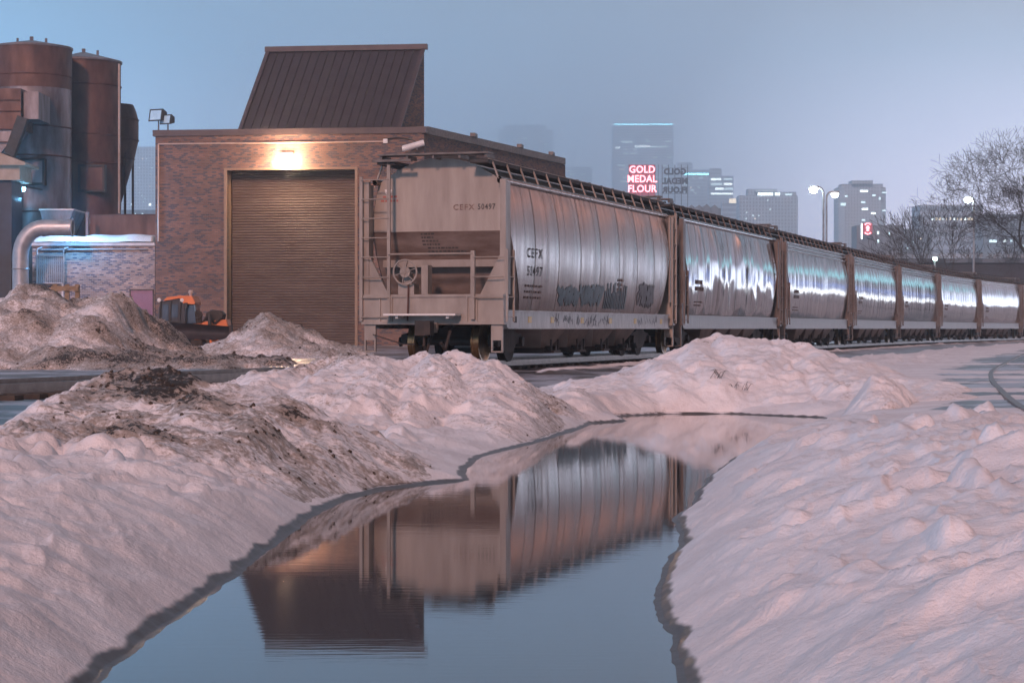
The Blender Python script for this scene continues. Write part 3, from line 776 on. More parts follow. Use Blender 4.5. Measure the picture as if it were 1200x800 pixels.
        cp.build('coupler_shank', pm if e == 0 else M['under'], t)
        q = MB(); B(q, -.17, .19, -.62, -.40, .60, .92); B(q, .07, .21, -.72, -.58, .62, .9); q.tube((.0, fy(-.5), .35), (.0, fy(-.5), .6), .03, n=6)
        q.path([(-1.35, fy(-.02), .62), (-.55, fy(-.35), .42), (-.2, fy(-.5), .42)], .014, 6)
        q.path([(.45, fy(-.1), .7), (.42, fy(-.35), .30), (.38, fy(-.5), .45)], .035, 8)
        q.path([(.05, fy(-.1), .7), (.02, fy(-.4), .25), (.0, fy(-.55), .4)], .03, 8)
        q.build('coupler', M['under'], t, smooth=False)
        # truck
        tb = MB(); yc = 2.05
        B(tb, -.95, .95, yc-.2, yc+.2, .42, .78)
        tk = tb.build('truck', M['under'], t)
        for sx in (-1, 1):
            q = MB(); xx = sx*1.02
            prof = [(-1.05,.42),(-1.0,.62),(-.55,.66),(-.2,.86),(.2,.86),(.55,.66),(1.0,.62),(1.05,.42),(.55,.40),(.28,.22),(-.28,.22),(-.55,.40)]
            v0 = [(xx-.07, fy(yc+a), b_) for a, b_ in prof]; v1 = [(xx+.07, fy(yc+a), b_) for a, b_ in prof]; k_ = len(prof)
            q.add(v0+v1, [tuple(range(k_)), tuple(reversed(range(k_, 2*k_)))]+[(i, (i+1)%k_, k_+(i+1)%k_, k_+i) for i in range(k_)])
            for a in (-.13, 0, .13): q.tube((xx+sx*.02, fy(yc+a), .34), (xx+sx*.02, fy(yc+a), .72), .055, n=8)
            for a in (-.89, .89): q.tube((xx-.1, fy(yc+a), .46), (xx+sx*.14, fy(yc+a), .46), .11, n=12)
            q.build('side_frame', M['under'], tk)
            for a in (-.89, .89):
                q = MB(); q.lathe((sx*.75, fy(yc+a), .46), [(.0,-.05),(.36,-.05),(.40,-.07),(.46,-.07),(.46,.05),(.49,.07),(.49,.10) ,(.40,.10),(.36,.03),(0,.03)] if sx < 0 else [(0,-.03),(.36,-.03),(.40,-.10),(.49,-.10),(.49,-.07),(.46,-.05),(.46,.07),(.40,.07),(.36,.05),(0,.05)], 28, axis='x')
                q.build('wheel', M['tread'] if e == 0 and a < 0 else M['under'], tk, smooth='auto')
        for a in (-.89, .89):
            q = MB(); q.tube((-.75, fy(yc+a), .46), (.75, fy(yc+a), .46), .08, n=10); q.build('axle', M['under'], tk)
        # brake gear on the near end
        if e == 0:
            hb = MB(); B(hb, -.78, -.42, .02, .35, 1.49, 1.72); B(hb, -.25, -.10, .02, .30, 1.49, 2.12); B(hb, -.70, -.5, .05, .2, 1.72, 1.98)
            bh_ = hb.build('brake_housing', pm, t)
            q = MB(); c = (-.58, fy(-.10), 1.97)
            q.torus(c, (0,1,0), .265, .020, 28, 6); q.tube((c[0], c[1]-.02, c[2]), (c[0], c[1]+.14, c[2]), .045, n=10)
            q.lathe((0,0,0), [(0,0)], 3)
            for k in range(6):
                a = 2*PI*k/6+.3; q.bar(c, (c[0]+.26*math.cos(a), c[1], c[2]+.26*math.sin(a)), .012, .055, (0,1,0))
            q.tube((c[0], c[1]-.01, c[2]), (c[0], c[1]+.01, c[2]), .12, n=16)
            q.build('brake_wheel', pm, t, smooth='auto')
            q = MB(); q.tube((-.53, -.02, 1.72), (-.55, -.02, .92), .02, n=6); q.build('brake_chain', M['darkrust'], bh_)
    # roof
    q = MB(); n_ = 20; ys = [.55, LC-.55]
    vs = [(-1.43+2.86*i/n_, y, roofz(-1.43+2.86*i/n_)) for y in ys for i in range(n_+1)]
    q.add(vs, [(i, i+1, n_+2+i, n_+1+i) for i in range(n_)]); q.build('roof', M['cream'] if kind == 'painted' else M['silver_sill'], t, smooth=True)
    # roof hatch trough
    q = MB(); q.box(-.42, .42, 1.2, LC-1.2, 4.40, 4.56)
    for k in range(12): 
        y = 1.5+k*(LC-3)/11; q.box(-.50, .50, y-.06, y+.06, 4.56, 4.61)
    q.build('roof_hatch', M['board'], t)
    # running boards and stanchions
    for sx in (1, -1):
        q = MB(); q.box(min(sx*.86, sx*1.26), max(sx*.86, sx*1.26), .0, LC, 4.30, 4.375); rbd = q.build('running_board', M['board'], t)
        q = MB(); k = 0; y = .35
        while y < LC: q.bar((sx*1.255, y, 4.36), (sx*1.40, y, 3.98), .05, .03); y += 1.02
        q.tube((sx*1.27, .02, 4.385), (sx*1.27, LC-.02, 4.385), .012, n=6)
        q.build('running_board_brackets', M['cream'] if kind == 'painted' else M['post_brown'], rbd)
    # end crossover boards on the roof
    for e in (0, 1):
        y0 = .02 if e == 0 else LC-.42
        q = MB(); q.box(-1.26, 1.26, y0, y0+.40, 4.50, 4.54)
        for x in (-1.2, -.6, 0, .6, 1.2): q.box(x-.025, x+.025, y0+.05, y0+.62 if e == 0 else y0+.35, 4.42, 4.50)
        if e == 0: q.box(-1.36, -.45, -.08, .03, 4.36, 4.41)
        q.build('roof_crosswalk', M['grate'], t)
    # top chord
    q = MB()
    for sx in (1, -1):
        x = sx*1.47
        if kind == 'ribbed':
            for z in (3.96, 3.82, 3.68):
                q.lathe((0,0,0), [(0,0)], 3)
                vs = []
                for y in (.5, LC-.5):
                    for k in range(8): a = 2*PI*k/8; vs.append((sx*(shw(z)+.02)+.045*math.cos(a), y, z+.04*math.sin(a)))
                q.add(vs, [(k, (k+1)%8, 8+(k+1)%8, 8+k) for k in range(8)])
        else:
            vs = []
            for y in (.3, LC-.3):
                for k in range(10): a = 2*PI*k/10; vs.append((sx*1.43+.055*math.cos(a), y, 3.95+.075*math.sin(a)))
            q.add(vs, [(k, (k+1)%10, 10+(k+1)%10, 10+k) for k in range(10)])
    q.build('top_chord', M['silver'] if kind != 'painted' else M['side_paint'], t, smooth=True)
    # side sills
    for sx in (1, -1):
        q = MB(); q.box(min(sx*1.46, sx*1.54), max(sx*1.46, sx*1.54), .5, LC-.5, .77, 1.12); q.box(min(sx*1.44, sx*1.585), max(sx*1.44, sx*1.585), .5, LC-.5, 1.12, 1.15)
        q.box(min(sx*1.40, sx*1.57), max(sx*1.40, sx*1.57), .5, LC-.5, .745, .77)
        ss = q.build('side_sill', sm, t)
        if sx > 0 and kind == 'painted':
            for y in (2.2, 4.0, 6.6, 9.3, 11.9, 14.9):
                q2 = MB(); q2.box(1.541, 1.548, y-.13, y+.13, .88, 1.02); q2.build('reflector', M['yellow'], ss)
            q2 = MB(); q2.box(1.541, 1.548, 1.0, 1.2, .88, 1.02); q2.build('placard', M['letter'], ss)
            rr = random.Random(3); q2 = MB()
            for k in range(60):
                y = rr.uniform(4.1, 9.2) if k < 45 else rr.uniform(12, 14.5); z = rr.uniform(.80, .95); a = rr.uniform(-.8, .8)
                dy, dz = .25*math.sin(a)+rr.uniform(-.12,.12), rr.uniform(.08,.2)
                q2.add([(1.545, y, z), (1.545, y+.05, z), (1.545, y+.05+dy, min(z+dz, 1.11)), (1.545, y+dy, min(z+dz, 1.11))], [(0,1,2,3)])
            q2.build('graffiti', M['graf_dark'], ss)
    # bays and outlets
    nb = 4; ya, yb2 = 3.6, LC-3.6; wb = (yb2-ya)/nb
    for k in range(nb):
        y0, y1 = ya+k*wb+.02, ya+(k+1)*wb-.02; ym = (y0+y1)/2
        q = MB(); vs = [(-1.40,y0,.80),(1.40,y0,.80),(1.40,y1,.80),(-1.40,y1,.80)]; lo_ = [(-1.15,ym-.38,.30),(1.15,ym-.38,.30),(1.15,ym+.38,.30),(-1.15,ym+.38,.30)]
        q.add(vs+lo_, [(4,5,6,7)][:1]); q.mi = 0; q.add(vs+lo_, [(1,2,6,5),(3,0,4,7),(2,3,7,6)]); q.mi = 1; q.add(vs+lo_, [(0,1,5,4)]); q.mi = 0
        bay = q.build('hopper_bay', [M['bay'], M['bay_pale'] if kind == 'painted' else M['bay']], t)
        q = MB(); q.box(-1.2, 1.2, ym-.3, ym+.3, .17, .30); q.tube((-1.42, ym, .28), (1.42, ym, .28), .07, n=10)
        q.box(1.2, 1.45, ym-.28, ym+.28, .18, .24)
        for a in (-.3, .3): q.box(1.36, 1.40, ym+a-.02, ym+a+.02, .2, .5)
        q.build('outlet_gate', M['under'], bay)
    # lettering
    if kind == 'painted':
        end_text('CEFX', .17, .54, .542, 3.38, M['letter_faint'], t, 1.05, bold=.004)
        end_text('50497', .17, 1.06, .542, 3.385, M['letter'], t, .80, bold=.004)
        rl = random.Random(8)
        q = MB()
        for k, ln in enumerate((.32, .30, .34, .4, .66, .86, .7)):      # stencilled data block on the slope sheet, words too worn to read
            z = 2.80-k*.075; x = -.46+(.0 if k < 4 else .1); xe = x+ln
            while x < xe:
                wl = rl.uniform(.03, .09); q.add([(x, yend(z)-.008, z), (x+wl, yend(z)-.008, z), (x+wl, yend(z+.035)-.008, z+.035), (x, yend(z+.035)-.008, z+.035)], [(0,1,2,3)]); x += wl+.022
        q.build('stencil_lettering', M['letter'], t)
        q = MB()
        for zz_, xa, xb in ((3.62, -1.33, -1.05), (3.53, -1.38, -1.0)):
            x = xa
            while x < xb: wl = rl.uniform(.04,.08); q.add([(x,.542,zz_),(x+wl,.542,zz_),(x+wl,.542,zz_+.045),(x,.542,zz_+.045)], [(0,1,2,3)]); x += wl+.025
        q.build('warning_lettering', M['red_letter'], t)
        q = MB(); q.add([(-1.27,.541,3.72),(-1.14,.541,3.72),(-1.12,.541,3.80),(-1.29,.541,3.80)], [(0,1,2,3)]); q.add([(-1.27,.541,3.715),(-1.14,.541,3.715),(-1.205,.541,3.66)], [(0,2,1)]); q.build('decal', M['white_paint'], t)
        side_text('CEFX', .30, 2.35, 2.42, kind, seed, M['letter'], t, squeeze=1.25, bold=.004)
        side_text('50497', .30, 2.40, 2.02, kind, seed, M['letter'], t, squeeze=1.1, bold=.004)
        q = MB()
        for k in range(3):
            y = 1.75
            while y < 3.0: wl = rl.uniform(.08,.22); strip_on(q, kind, seed, 1, [(y, 1.70-k*.13), (y+wl, 1.70-k*.13)], .05, .012); y += wl+.07
        for k in range(4):
            y = 9.9
            while y < 10.4: wl = rl.uniform(.1,.16); strip_on(q, kind, seed, 1, [(y, 2.0-k*.12), (y+wl, 2.0-k*.12)], .07, .012); y += wl+.05
        q.build('stencil_lettering', M['letter_faint'], t)
        # graffiti
        rg = random.Random(21)
        for (ya_, yb_, za, zb, mk, nn) in ((4.6, 6.3, 1.28, 1.72, 'graf', 26), (6.5, 8.3, 1.30, 1.80, 'graf', 30), (12.3, 14.0, 1.3, 1.95, 'graf_dark', 30)):
            q = MB()
            for k in range(nn):
                y = ya_+(yb_-ya_)*(k/nn)+rg.uniform(-.1,.1); z = rg.uniform(za, za+(zb-za)*.3)
                pts = [(y, z), (y+rg.uniform(-.25,.3), z+(zb-za)*rg.uniform(.3,.5)), (y+rg.uniform(-.35,.35), min(zb, z+(zb-za)*rg.uniform(.6,.9)))]
                strip_on(q, kind, seed, 1, pts, rg.uniform(.07,.18), .010+k*.0003)
            q.build('graffiti', M[mk], t)
        q = MB()
        for k in range(14):
            y = 8.7+k*.16; strip_on(q, kind, seed, 1, [(y, 1.25), (y+.03*rg.uniform(-1,1), 1.25+rg.uniform(.35,.7))], .09, .010+k*.0003)
        q.build('graffiti', M['graf'], t)
    elif full:
        rl = random.Random(seed); q = MB()
        for zz_, h_ in ((2.15,.16),(1.95,.16),(1.55,.05),(1.45,.05)):
            y = 2.0
            while y < 3.0: wl = rl.uniform(.1,.2); strip_on(q, kind, seed, 1, [(y, zz_), (y+wl, zz_)], h_*.8, .012); y += wl+.09
        q.build('stencil_lettering', M['letter_faint'], t)
    return t

def place_car(t, k):
    x0, y0, _ = track_pt(k*PITCH); x1, y1, _ = track_pt(k*PITCH+LC)
    return (x0, y0, RZ-.03), -math.atan2(x1-x0, y1-y0)
c1 = hopper('painted', 3, 'nearest railcar, cream end with ladder and brake wheel, dull painted side with graffiti')
c1.location, a = place_car(c1, 0); c1.rotation_euler = (0,0,a)
c2 = hopper('smooth', 11, 'second railcar of the train, dented silver side with a bright wavy reflection')
c2.location, a = place_car(c2, 1); c2.rotation_euler = (0,0,a)
c3 = hopper('ribbed', 23, 'third railcar of the train, shiny silver side with ribs under the roof edge')
c3.location, a = place_car(c3, 2); c3.rotation_euler = (0,0,a)
c4 = hopper('ribbed', 37, 'fourth railcar of the train, silver side, left of the pink reflections')
c4.location, a = place_car(c4, 3); c4.rotation_euler = (0,0,a)
c4['label'] = 'fourth railcar of the train, wrinkled silver side, below the city tower with the red sign'
for k, lb in ((4, 'fifth railcar of the train, silver side, in front of the bare cluster of trees'),
              (5, 'sixth railcar of the train, silver side, in front of the small green white lamp'),
              (6, 'seventh railcar of the train, small silver side near the right edge, below the dark bridge'),
              (7, 'last railcar of the train in view, silver, cut by the right edge')):
    loc, a = place_car(None, k); dup(c4 if k % 2 else c3, loc, a, lb, 'covered hopper railcars of the train')
c1['group'] = 'covered hopper railcars of the train'

# ------------------------------------------------------------------ brick building with roller door
BL = Vector((-19.96, 119.4)); BRr = Vector((-4.84, 117.4)); FU = (BRr-BL).normalized(); WID = (BRr-BL).length
BA = math.atan2(FU.y, FU.x)
DV_w = Vector((.342, .94)); 
def tol(v): # world direction -> local
    c, s = math.cos(-BA), math.sin(-BA); return Vector((v.x*c-v.y*s, v.x*s+v.y*c))
DV = tol(DV_w)
def fu(px):  # local u of a point of the front wall seen at column px
    k = (px-600)/F; return (k*BL.y-BL.x)/(FU.x-k*FU.y)
def fd(px): return BL.y+FU.y*fu(px)
def fz(px, py): return Z(py, fd(px))
GZ = .15
b = thing('brick_building', 'tall brown brick building with roller door and slanted metal roof, behind the first railcar', 'building', (BL.x, BL.y, 0), BA)
HT = fz(340, 158)
du0, du1, dz1 = fu(266), fu(416), fz(340, 199)
LEN = 24.0
def pr(u, t, z): return (u+DV.x*t, DV.y*t, z)
q = MB()   # front wall round the door opening
q.hexa([(0,0,GZ-.3),(du0,0,GZ-.3),(du0,.5,GZ-.3),(0,.5,GZ-.3),(0,0,HT),(du0,0,HT),(du0,.5,HT),(0,.5,HT)])
q.hexa([(du1,0,GZ-.3),(WID,0,GZ-.3),(WID,.5,GZ-.3),(du1,.5,GZ-.3),(du1,0,HT),(WID,0,HT),(WID,.5,HT),(du1,.5,HT)])
q.hexa([(du0,0,dz1),(du1,0,dz1),(du1,.5,dz1),(du0,.5,dz1),(du0,0,HT),(du1,0,HT),(du1,.5,HT),(du0,.5,HT)])
q.build('front_wall', BRX, b)
q = MB()
for u0, s_ in ((WID, -1), (0, 1)):
    vs = [pr(u0, .5 if False else 0.0, GZ-.3), pr(u0, LEN, GZ-.3), pr(u0+s_*.5, LEN, GZ-.3), pr(u0+s_*.5, .5/DV.y+.01, GZ-.3)]
    vs[0] = (u0-(.003 if s_ < 0 else -.003)*0+0, .503, GZ-.3); vs[3] = (u0+s_*.5, .503, GZ-.3)
    top = [(a, b_, HT) for a, b_, _ in vs]; q.hexa(vs+top)
q.build('side_wall', BRY, b)
q = MB(); vs = [pr(0, LEN, GZ-.3), pr(WID, LEN, GZ-.3), pr(WID, LEN+.4, GZ-.3), pr(0, LEN+.4, GZ-.3)]; q.hexa(vs+[(a, b_, HT) for a, b_, _ in vs]); q.build('rear_wall', BRX, b)
q = MB(); vs = [(.5,.6,HT-.35), (WID-.5,.6,HT-.35), pr(WID-.5,LEN,HT-.35), pr(.5,LEN,HT-.35)]; q.add(vs, [(0,1,2,3)]); q.build('flat_roof', M['black'], b)
q = MB(); q.box(-.12, WID+.12, -.12, .55, HT, HT+.34)
q.build('coping', M['coping'], b)
q = MB(); vs = [(WID-.5,.56,HT),(WID+.14,.56,HT),pr(WID+.14,LEN,HT),pr(WID-.5,LEN,HT)]; q.hexa(vs+[(a,b_,HT+.42) for a,b_,_ in vs])
for t_ in (7.5, 15.5, 21.5): p_ = pr(WID+.1, t_, HT+.42); q.box(p_[0]-.2, p_[0]+.1, p_[1]-.5, p_[1]+.5, HT+.42, HT+.62)
q.build('side_coping', M['grate'], b)
# door and its frame
q = MB(); rows = 130; 
vs = []; n_ = rows
for i in range(n_+1):
    z = GZ+(dz1-GZ)*i/n_
    for uu in (du0+.02, du1-.02): vs.append((uu, 0.95+.04*(0 if i % 2 else 1), z))
q.add(vs, [(2*i, 2*i+1, 2*i+3, 2*i+2) for i in range(n_)]); q.build('roller_door', M['door'], b)
q = MB(); q.box(du0-.16, du0, -.06, .9, GZ, dz1+.12); q.box(du1, du1+.16, -.06, .9, GZ, dz1+.12); q.box(du0, du1, -.06, .9, dz1, dz1+.12); q.build('door_frame', M['trim'], b)
# slanted metal roof with standing seams
u0, u1 = fu(278), fu(465); T0, T1 = .1, 3.95; Z0, Z1 = HT-.1, Z(57, 121.7)
q = MB()
A0, A1, A2, A3 = pr(u0, T0, Z0), pr(u1, T0, Z0), pr(u1, T1, Z1), pr(u0, T1, Z1)
q.add([A0, A1, A2, A3], [(0,1,2,3)])
nrm = (Vector(A1)-Vector(A0)).cross(Vector(A3)-Vector(A0)).normalized()
if nrm.y > 0: nrm = -nrm
for k in range(19):
    f_ = k/18*.985+.0075
    p0 = Vector(A0).lerp(Vector(A1), f_)+nrm*.03; p1 = Vector(A3).lerp(Vector(A2), f_)+nrm*.03; q.bar(p0, p1, .05, .09, nrm)
q.build('metal_roof', M['roof_metal'], b)
q = MB(); q.bar(Vector(A3)+nrm*.06-Vector((.2,0,0)), Vector(A2)+nrm*.06+Vector((.2,0,0)), .35, .30, (0,0,1)); q.bar(Vector(A1)+nrm*.08, Vector(A2)+nrm*.08, .22, .12, nrm); q.bar(Vector(A0)+nrm*.08, Vector(A3)+nrm*.08, .22, .12, nrm); q.build('roof_trim', M['coping'], b)
q = MB()
for uu in (u1, u0): q.add([pr(uu, T0+.05, Z0), pr(uu, T1, Z1-.05), pr(uu, T1, Z0)], [(0,1,2)])
q.add([pr(u0, T1, Z0), pr(u1, T1, Z0), pr(u1, T1, Z1-.05), pr(u0, T1, Z1-.05)], [(0,1,2,3)])
q.build('gable_wall', BRY, b)
# conduit
q = MB(); q.path([(fu(186), -.06, fz(186, 283)), (fu(186), -.06, fz(186, 169)), (fu(452), -.06, fz(452, 166))], .045, 8); q.build('conduit', M['conduit'], b)
q = MB(); u_ = fu(452); q.box(u_-.12, u_+.12, -.14, -.0, fz(452,168), fz(452,163)); q.build('junction_box', M['white_cam'], b)
# wall lamp
def wpt(px, py, out): # world point on the front wall, out metres in front
    u = fu(px); p = BL+FU*u+Vector((FU.y, -FU.x))*out; return (p.x, p.y, fz(px, py))
t = thing('wall_lamp', 'glowing orange wall lamp above the brown roller door', 'lamp', wpt(337, 186, .0), BA)
q = MB(); q.box(-.36, .36, -.22, -.01, .16, .34); q.box(-.30, .30, -.05, -.005, -.2, .16); q.build('housing', M['coping'], t)
q = MB(); q.lathe((0, -.30, 0), [(0,-.46),(.25,-.41),(.44,-.22),(.52,0),(.40,.14),(.2,.155),(0,.156)], 16); q.build('lens', M['lampglass'], t, smooth=True)
pl = bpy.data.lights.new('wall_lamp_light', 'POINT'); pl.energy = 780; pl.color = (1,.53,.35); pl.shadow_soft_size = .3
o = bpy.data.objects.new('wall_lamp_light', pl); COL.objects.link(o); o.parent = t; o.location = (0, -.85, .0)
# security camera
t = thing('security_camera', 'white bullet security camera on the brick wall above the first railcar', 'camera', wpt(489, 173, 0), BA)
q = MB(); q.tube((-.65, -.75, -.12), (.45, -.45, .22), .17, .17, 14); q.tube((-.70,-.76,-.13),(-.64,-.75,-.12), .12, .15, 14); q.build('camera_housing', M['white_cam'], t, smooth='auto')
q = MB(); q.tube((0,-.5,.05),(0,0,-.1),.05); q.build('bracket', M['white_cam'], t)
q = MB(); q.path([(.3,-.3,.1),(-.3,-.08,.45),(-1.1,-.06,.55),(-1.9,-.06,.5)], .03, 6); q.build('cable', M['black'], t)
# floodlights on the parapet
for (px, py, sc_, lb) in ((184, 137, 1.0, 'larger left floodlight on the roof corner of the brick building'), (195, 142, .8, 'smaller right floodlight on the roof corner of the brick building')):
    p_ = wpt(px, py, -.3); t = thing('floodlight', lb, 'floodlight', (p_[0], p_[1], HT+.34), BA+R(-18), 'floodlights on the roof corner')
    zt = p_[2]-HT-.34+.1
    q = MB(); q.tube((0,0,0), (0,0,zt-.3*sc_), .04); q.build('stand', M['grate'], t)
    q = MB(); s_ = sc_
    q.hexa([(-.45*s_,-.35*s_,zt-.35*s_),(.45*s_,-.35*s_,zt-.35*s_),(.36*s_,.3*s_,zt-.2*s_),(-.36*s_,.3*s_,zt-.2*s_),(-.45*s_,-.2*s_,zt+.35*s_),(.45*s_,-.2*s_,zt+.35*s_),(.36*s_,.3*s_,zt+.2*s_),(-.36*s_,.3*s_,zt+.2*s_)])
    q.build('lamp_head', M['black'], t)
    q = MB(); q.add([(-.36*s_,-.345*s_-.01,zt-.27*s_),(.36*s_,-.345*s_-.01,zt-.27*s_),(.36*s_,-.225*s_-.01,zt+.27*s_),(-.36*s_,-.225*s_-.01,zt+.27*s_)], [(0,1,2,3)]); q.build('lens', M['floodlens'], t)

# ------------------------------------------------------------------ low annex on the left
DA = 119.6
def ax_(px): return X(px, DA)
a_ = thing('brick_annex', 'low pale brick annex with snow on its flat roof, left of the tall brick building', 'building', (ax_(38), DA, 0))
W2 = ax_(181.5)-ax_(38); H2 = Z(287, DA)
q = MB(); q.box(0, W2, 0, 11, -.1, H2-.05); q.build('wall', BRP, a_)
q = MB(); q.box(-.1, W2, -.1, 11, H2-.05, H2+.12); q.build('coping', M['duct'], a_)
# snow on the roof
nx, ny = 90, 30; vs = []; fs = []
for j in range(ny+1):
    for i in range(nx+1):
        x, y = -.05+(W2)*i/nx, -.05+10.5*j/ny
        e_ = min(1, min(i, nx-i)/2, .2+(j)/1.2, (ny-j)/2); zz_ = H2+.10+e_*(.26+.30*(float(vnoise(np.array([x*.9]), np.array([y*.7]), 3)[0])))
        vs.append((x, y, zz_))
for j in range(ny):
    for i in range(nx): a = j*(nx+1)+i; fs.append((a, a+1, a+nx+2, a+nx+1))
q = MB(); q.add(vs, fs); q.build('roof_snow', M['white_paint'], a_, smooth=True)
q = MB(); q.box(ax_(153)-ax_(38), ax_(179.5)-ax_(38), -.04, .02, 0, Z(340.5, DA)); dd_ = q.build('door', M['purple'], a_, label='plain purple door')
q = MB(); x0, x1 = ax_(152)-ax_(38), ax_(180.5)-ax_(38); q.box(x0, x0+.07, -.08, -.0, 0, Z(339, DA)); q.box(x1-.07, x1, -.08, -.0, 0, Z(339, DA)); q.box(x0, x1, -.08, 0, Z(340,DA), Z(339,DA)); q.build('door_frame', M['coping'], dd_)
q = MB(); q.path([(ax_(38)-ax_(38)+.3, -.05, Z(293,DA)), (W2-.4, -.05, Z(292,DA))], .035, 6); q.build('conduit', M['duct'], a_)
# pipe rack / radiator
t = thing('pipe_rack', 'upright rack of thin pale pipes against the annex wall', 'pipes', (ax_(60), DA-.25, 0))
q = MB()
for k in range(13):
    x = ax_(46+k*2.3)-ax_(60); q.tube((x, -.1, Z(332, DA)), (x, -.1, Z(300, DA)), .045, n=6)
q.build('pipe', M['duct'], t, kind='stuff')
q = MB()
for py in (299.5, 331.5): q.box(ax_(45)-ax_(60), ax_(76)-ax_(60), -.18, -.02, Z(py+1, DA), Z(py, DA))
for px in (45, 76): q.path([(ax_(px)-ax_(60), -.1, Z(333, DA)), (ax_(px)-ax_(60), -.1, Z(292, DA)), (ax_(px)-ax_(60)+.2, .25, Z(290, DA))], .05, 6)
q.box(ax_(45)-ax_(60), ax_(76)-ax_(60), -.15, -.05, 0, .1)
for px in (46, 75): q.box(ax_(px)-ax_(60)-.05, ax_(px)-ax_(60)+.05, -.15, -.05, .1, Z(332, DA))
q.build('frame', M['duct'], t)
# wooden barrier
t = thing('wooden_barrier', 'wooden barrier rail behind the big dirty snow pile, below the pipe rack', 'barrier', (X(76,100), 100, 0))
q = MB(); q.box(X(60,100)-X(76,100), X(92,100)-X(76,100), -.05, .05, Z(341,100), Z(335,100)); q.build('rail', M['wood'], t)
for px in (64, 78, 90):
    q = MB(); q.box(X(px,100)-X(76,100)-.1, X(px,100)-X(76,100)+.1, .05, .22, 0, Z(333,100)); q.build('post', M['wood'], t)
# big elbow pipe
t = thing('elbow_pipe', 'large pale pipe bending down from the silo hopper beside the annex', 'pipe', (X(24,117), 117, 0))
q = MB(); pts = [Vector((0,0,.1)), Vector((0,0,Z(318,117))), Vector((0,0,Z(300,117)))]
for k in range(1, 9): a = PI/2*k/8; pts.append(Vector(((1-math.cos(a))*1.25, .0+.4*math.sin(a)*0, Z(300,117)+math.sin(a)*1.55)))
pts.append(pts[-1]+Vector((.5,0,.0)))
pts[-1] = pts[-2]+Vector((1.6,0,0)); sv = []
for i_, p_ in enumerate(pts):
    tg = (pts[min(i_+1,len(pts)-1)]-pts[max(i_-1,0)]).normalized(); nn_ = Vector((0,1,0)).cross(tg).normalized()
    for k in range(24): a = 2*PI*k/24; sv.append(p_+Vector((0,1,0))*math.cos(a)*.44+nn_*math.sin(a)*.44)
q.add(sv, [(i_*24+k, i_*24+(k+1)%24, (i_+1)*24+(k+1)%24, (i_+1)*24+k) for i_ in range(len(pts)-1) for k in range(24)])
q.build('pipe', M['duct'], t, smooth=True)
q = MB(); q.torus((0,0,Z(315,117)), (0,0,1), .45, .035, 24, 6); q.build('flange', M['duct'], t)
q = MB(); q.torus(tuple(pts[-1]), (1,0,0), .47, .045, 24, 6); q.build('flange', M['duct'], t)

# ------------------------------------------------------------------ silos
def silo(pxc, rpx, ytop, yapex, d, m, label, hatch=None, bands=()):
    r = rpx*d/F; zt = Z(ytop, d); za = Z(yapex, d); c = X(pxc, d)
    t = thing('silo', label, 'silo', (c, d, 0), 0, 'rusty steel silos')
    q = MB(); q.lathe((0,0,0), [(r,0),(r,zt)], 56); q.build('shell', m, t, smooth=True)
    q = MB(); q.lathe((0,0,0), [(r+.10,zt-.08),(r+.10,zt+.04),(.25,za),(0,za)], 56)
    q.tube((0,0,za-.02),(0,0,za+.25),.12); q.tube((.9,0,za-.25),(.9,0,za+.15),.08); q.tube((-.8,-.3,za-.25),(-.8,-.3,za+.12),.07)
    q.build('roof', M['rust_grey'], t, smooth='auto')
    for py in bands:
        q = MB(); q.torus((0,0,Z(py,d)), (0,0,1), r+.01, .05, 56, 6); q.build('band', M['darkrust'], t)
    if hatch:
        x0, x1, y0, y1 = hatch
        hx0, hx1, hz0, hz1 = X(x0,d-r)-c, X(x1,d-r)-c, Z(y1,d-r), Z(y0,d-r)
        yc = -math.sqrt(max(.1, r*r-min(hx0**2, hx1**2)))-.12
        q = MB(); 
        for (a, b_, e, f_) in ((hx0,hx0+.14,hz0,hz1),(hx1-.14,hx1,hz0,hz1),(hx0+.14,hx1-.14,hz1-.14,hz1),(hx0+.14,hx1-.14,hz0,hz0+.14)): q.box(a, b_, yc-.08, yc+.7, e, f_)
        hf = q.build('hatch', M['black'], t)
        q = MB(); q.box(hx0+.14, hx1-.14, yc+.04, yc+.6, hz0+.14, hz1-.14); q.build('hatch_panel', m, hf)
    return t, r
s1, r1 = silo(37, 46, 57, 48, 132, M['rust_grey'], 'largest leftmost silo, grey below and rusty at the top', (24,53,186,217), (91, 151, 185, 250))
# rusty upper skirt on the first silo
q = MB(); q.lathe((0,0,0), [(r1+.03, Z(106,132)), (r1+.03, Z(58,132))], 56); q.build('rusty_skirt', M['rust'], s1, smooth=True)
s2, r2 = silo(98, 43, 73, 62, 137, M['rust'], 'second silo, dark rusty, between the leftmost silo and the tapering bin', (92,123,193,225), (102, 160, 193))
q = MB(); q.tube((X(139.5,134)-X(98,137), -3, Z(250,134)), (X(139.5,134)-X(98,137), -3, Z(75,134)), .07); q.build('downpipe', M['conduit'], s2)
t = thing('tapering_bin', 'rusty hanging bin tapering to a point, right of the second silo', 'bin', (X(136,141), 141, 0), 0)
q = MB(); prof = [(26,122),(26,150),(23.5,168),(15,200),(6.5,236),(6,290)]
k = 141/F
q.lathe((0,0,0), [(0,Z(122,141))]+[(20*k, Z(123,141)),(23*k,Z(130,141)),(26*k,Z(141,141)),(26*k,Z(165,141)),(21*k,Z(187,141)),(6*k,Z(238,141)),(6*k,Z(246,141))], 40); q.build('shell', M['rust'], t, smooth='auto')
for py, rr_ in ((141,26),(165,26),(187,21)):
    q = MB(); q.torus((0,0,Z(py,141)), (0,0,1), rr_*k, .05, 40, 6); q.build('band', M['darkrust'], t)
q = MB()
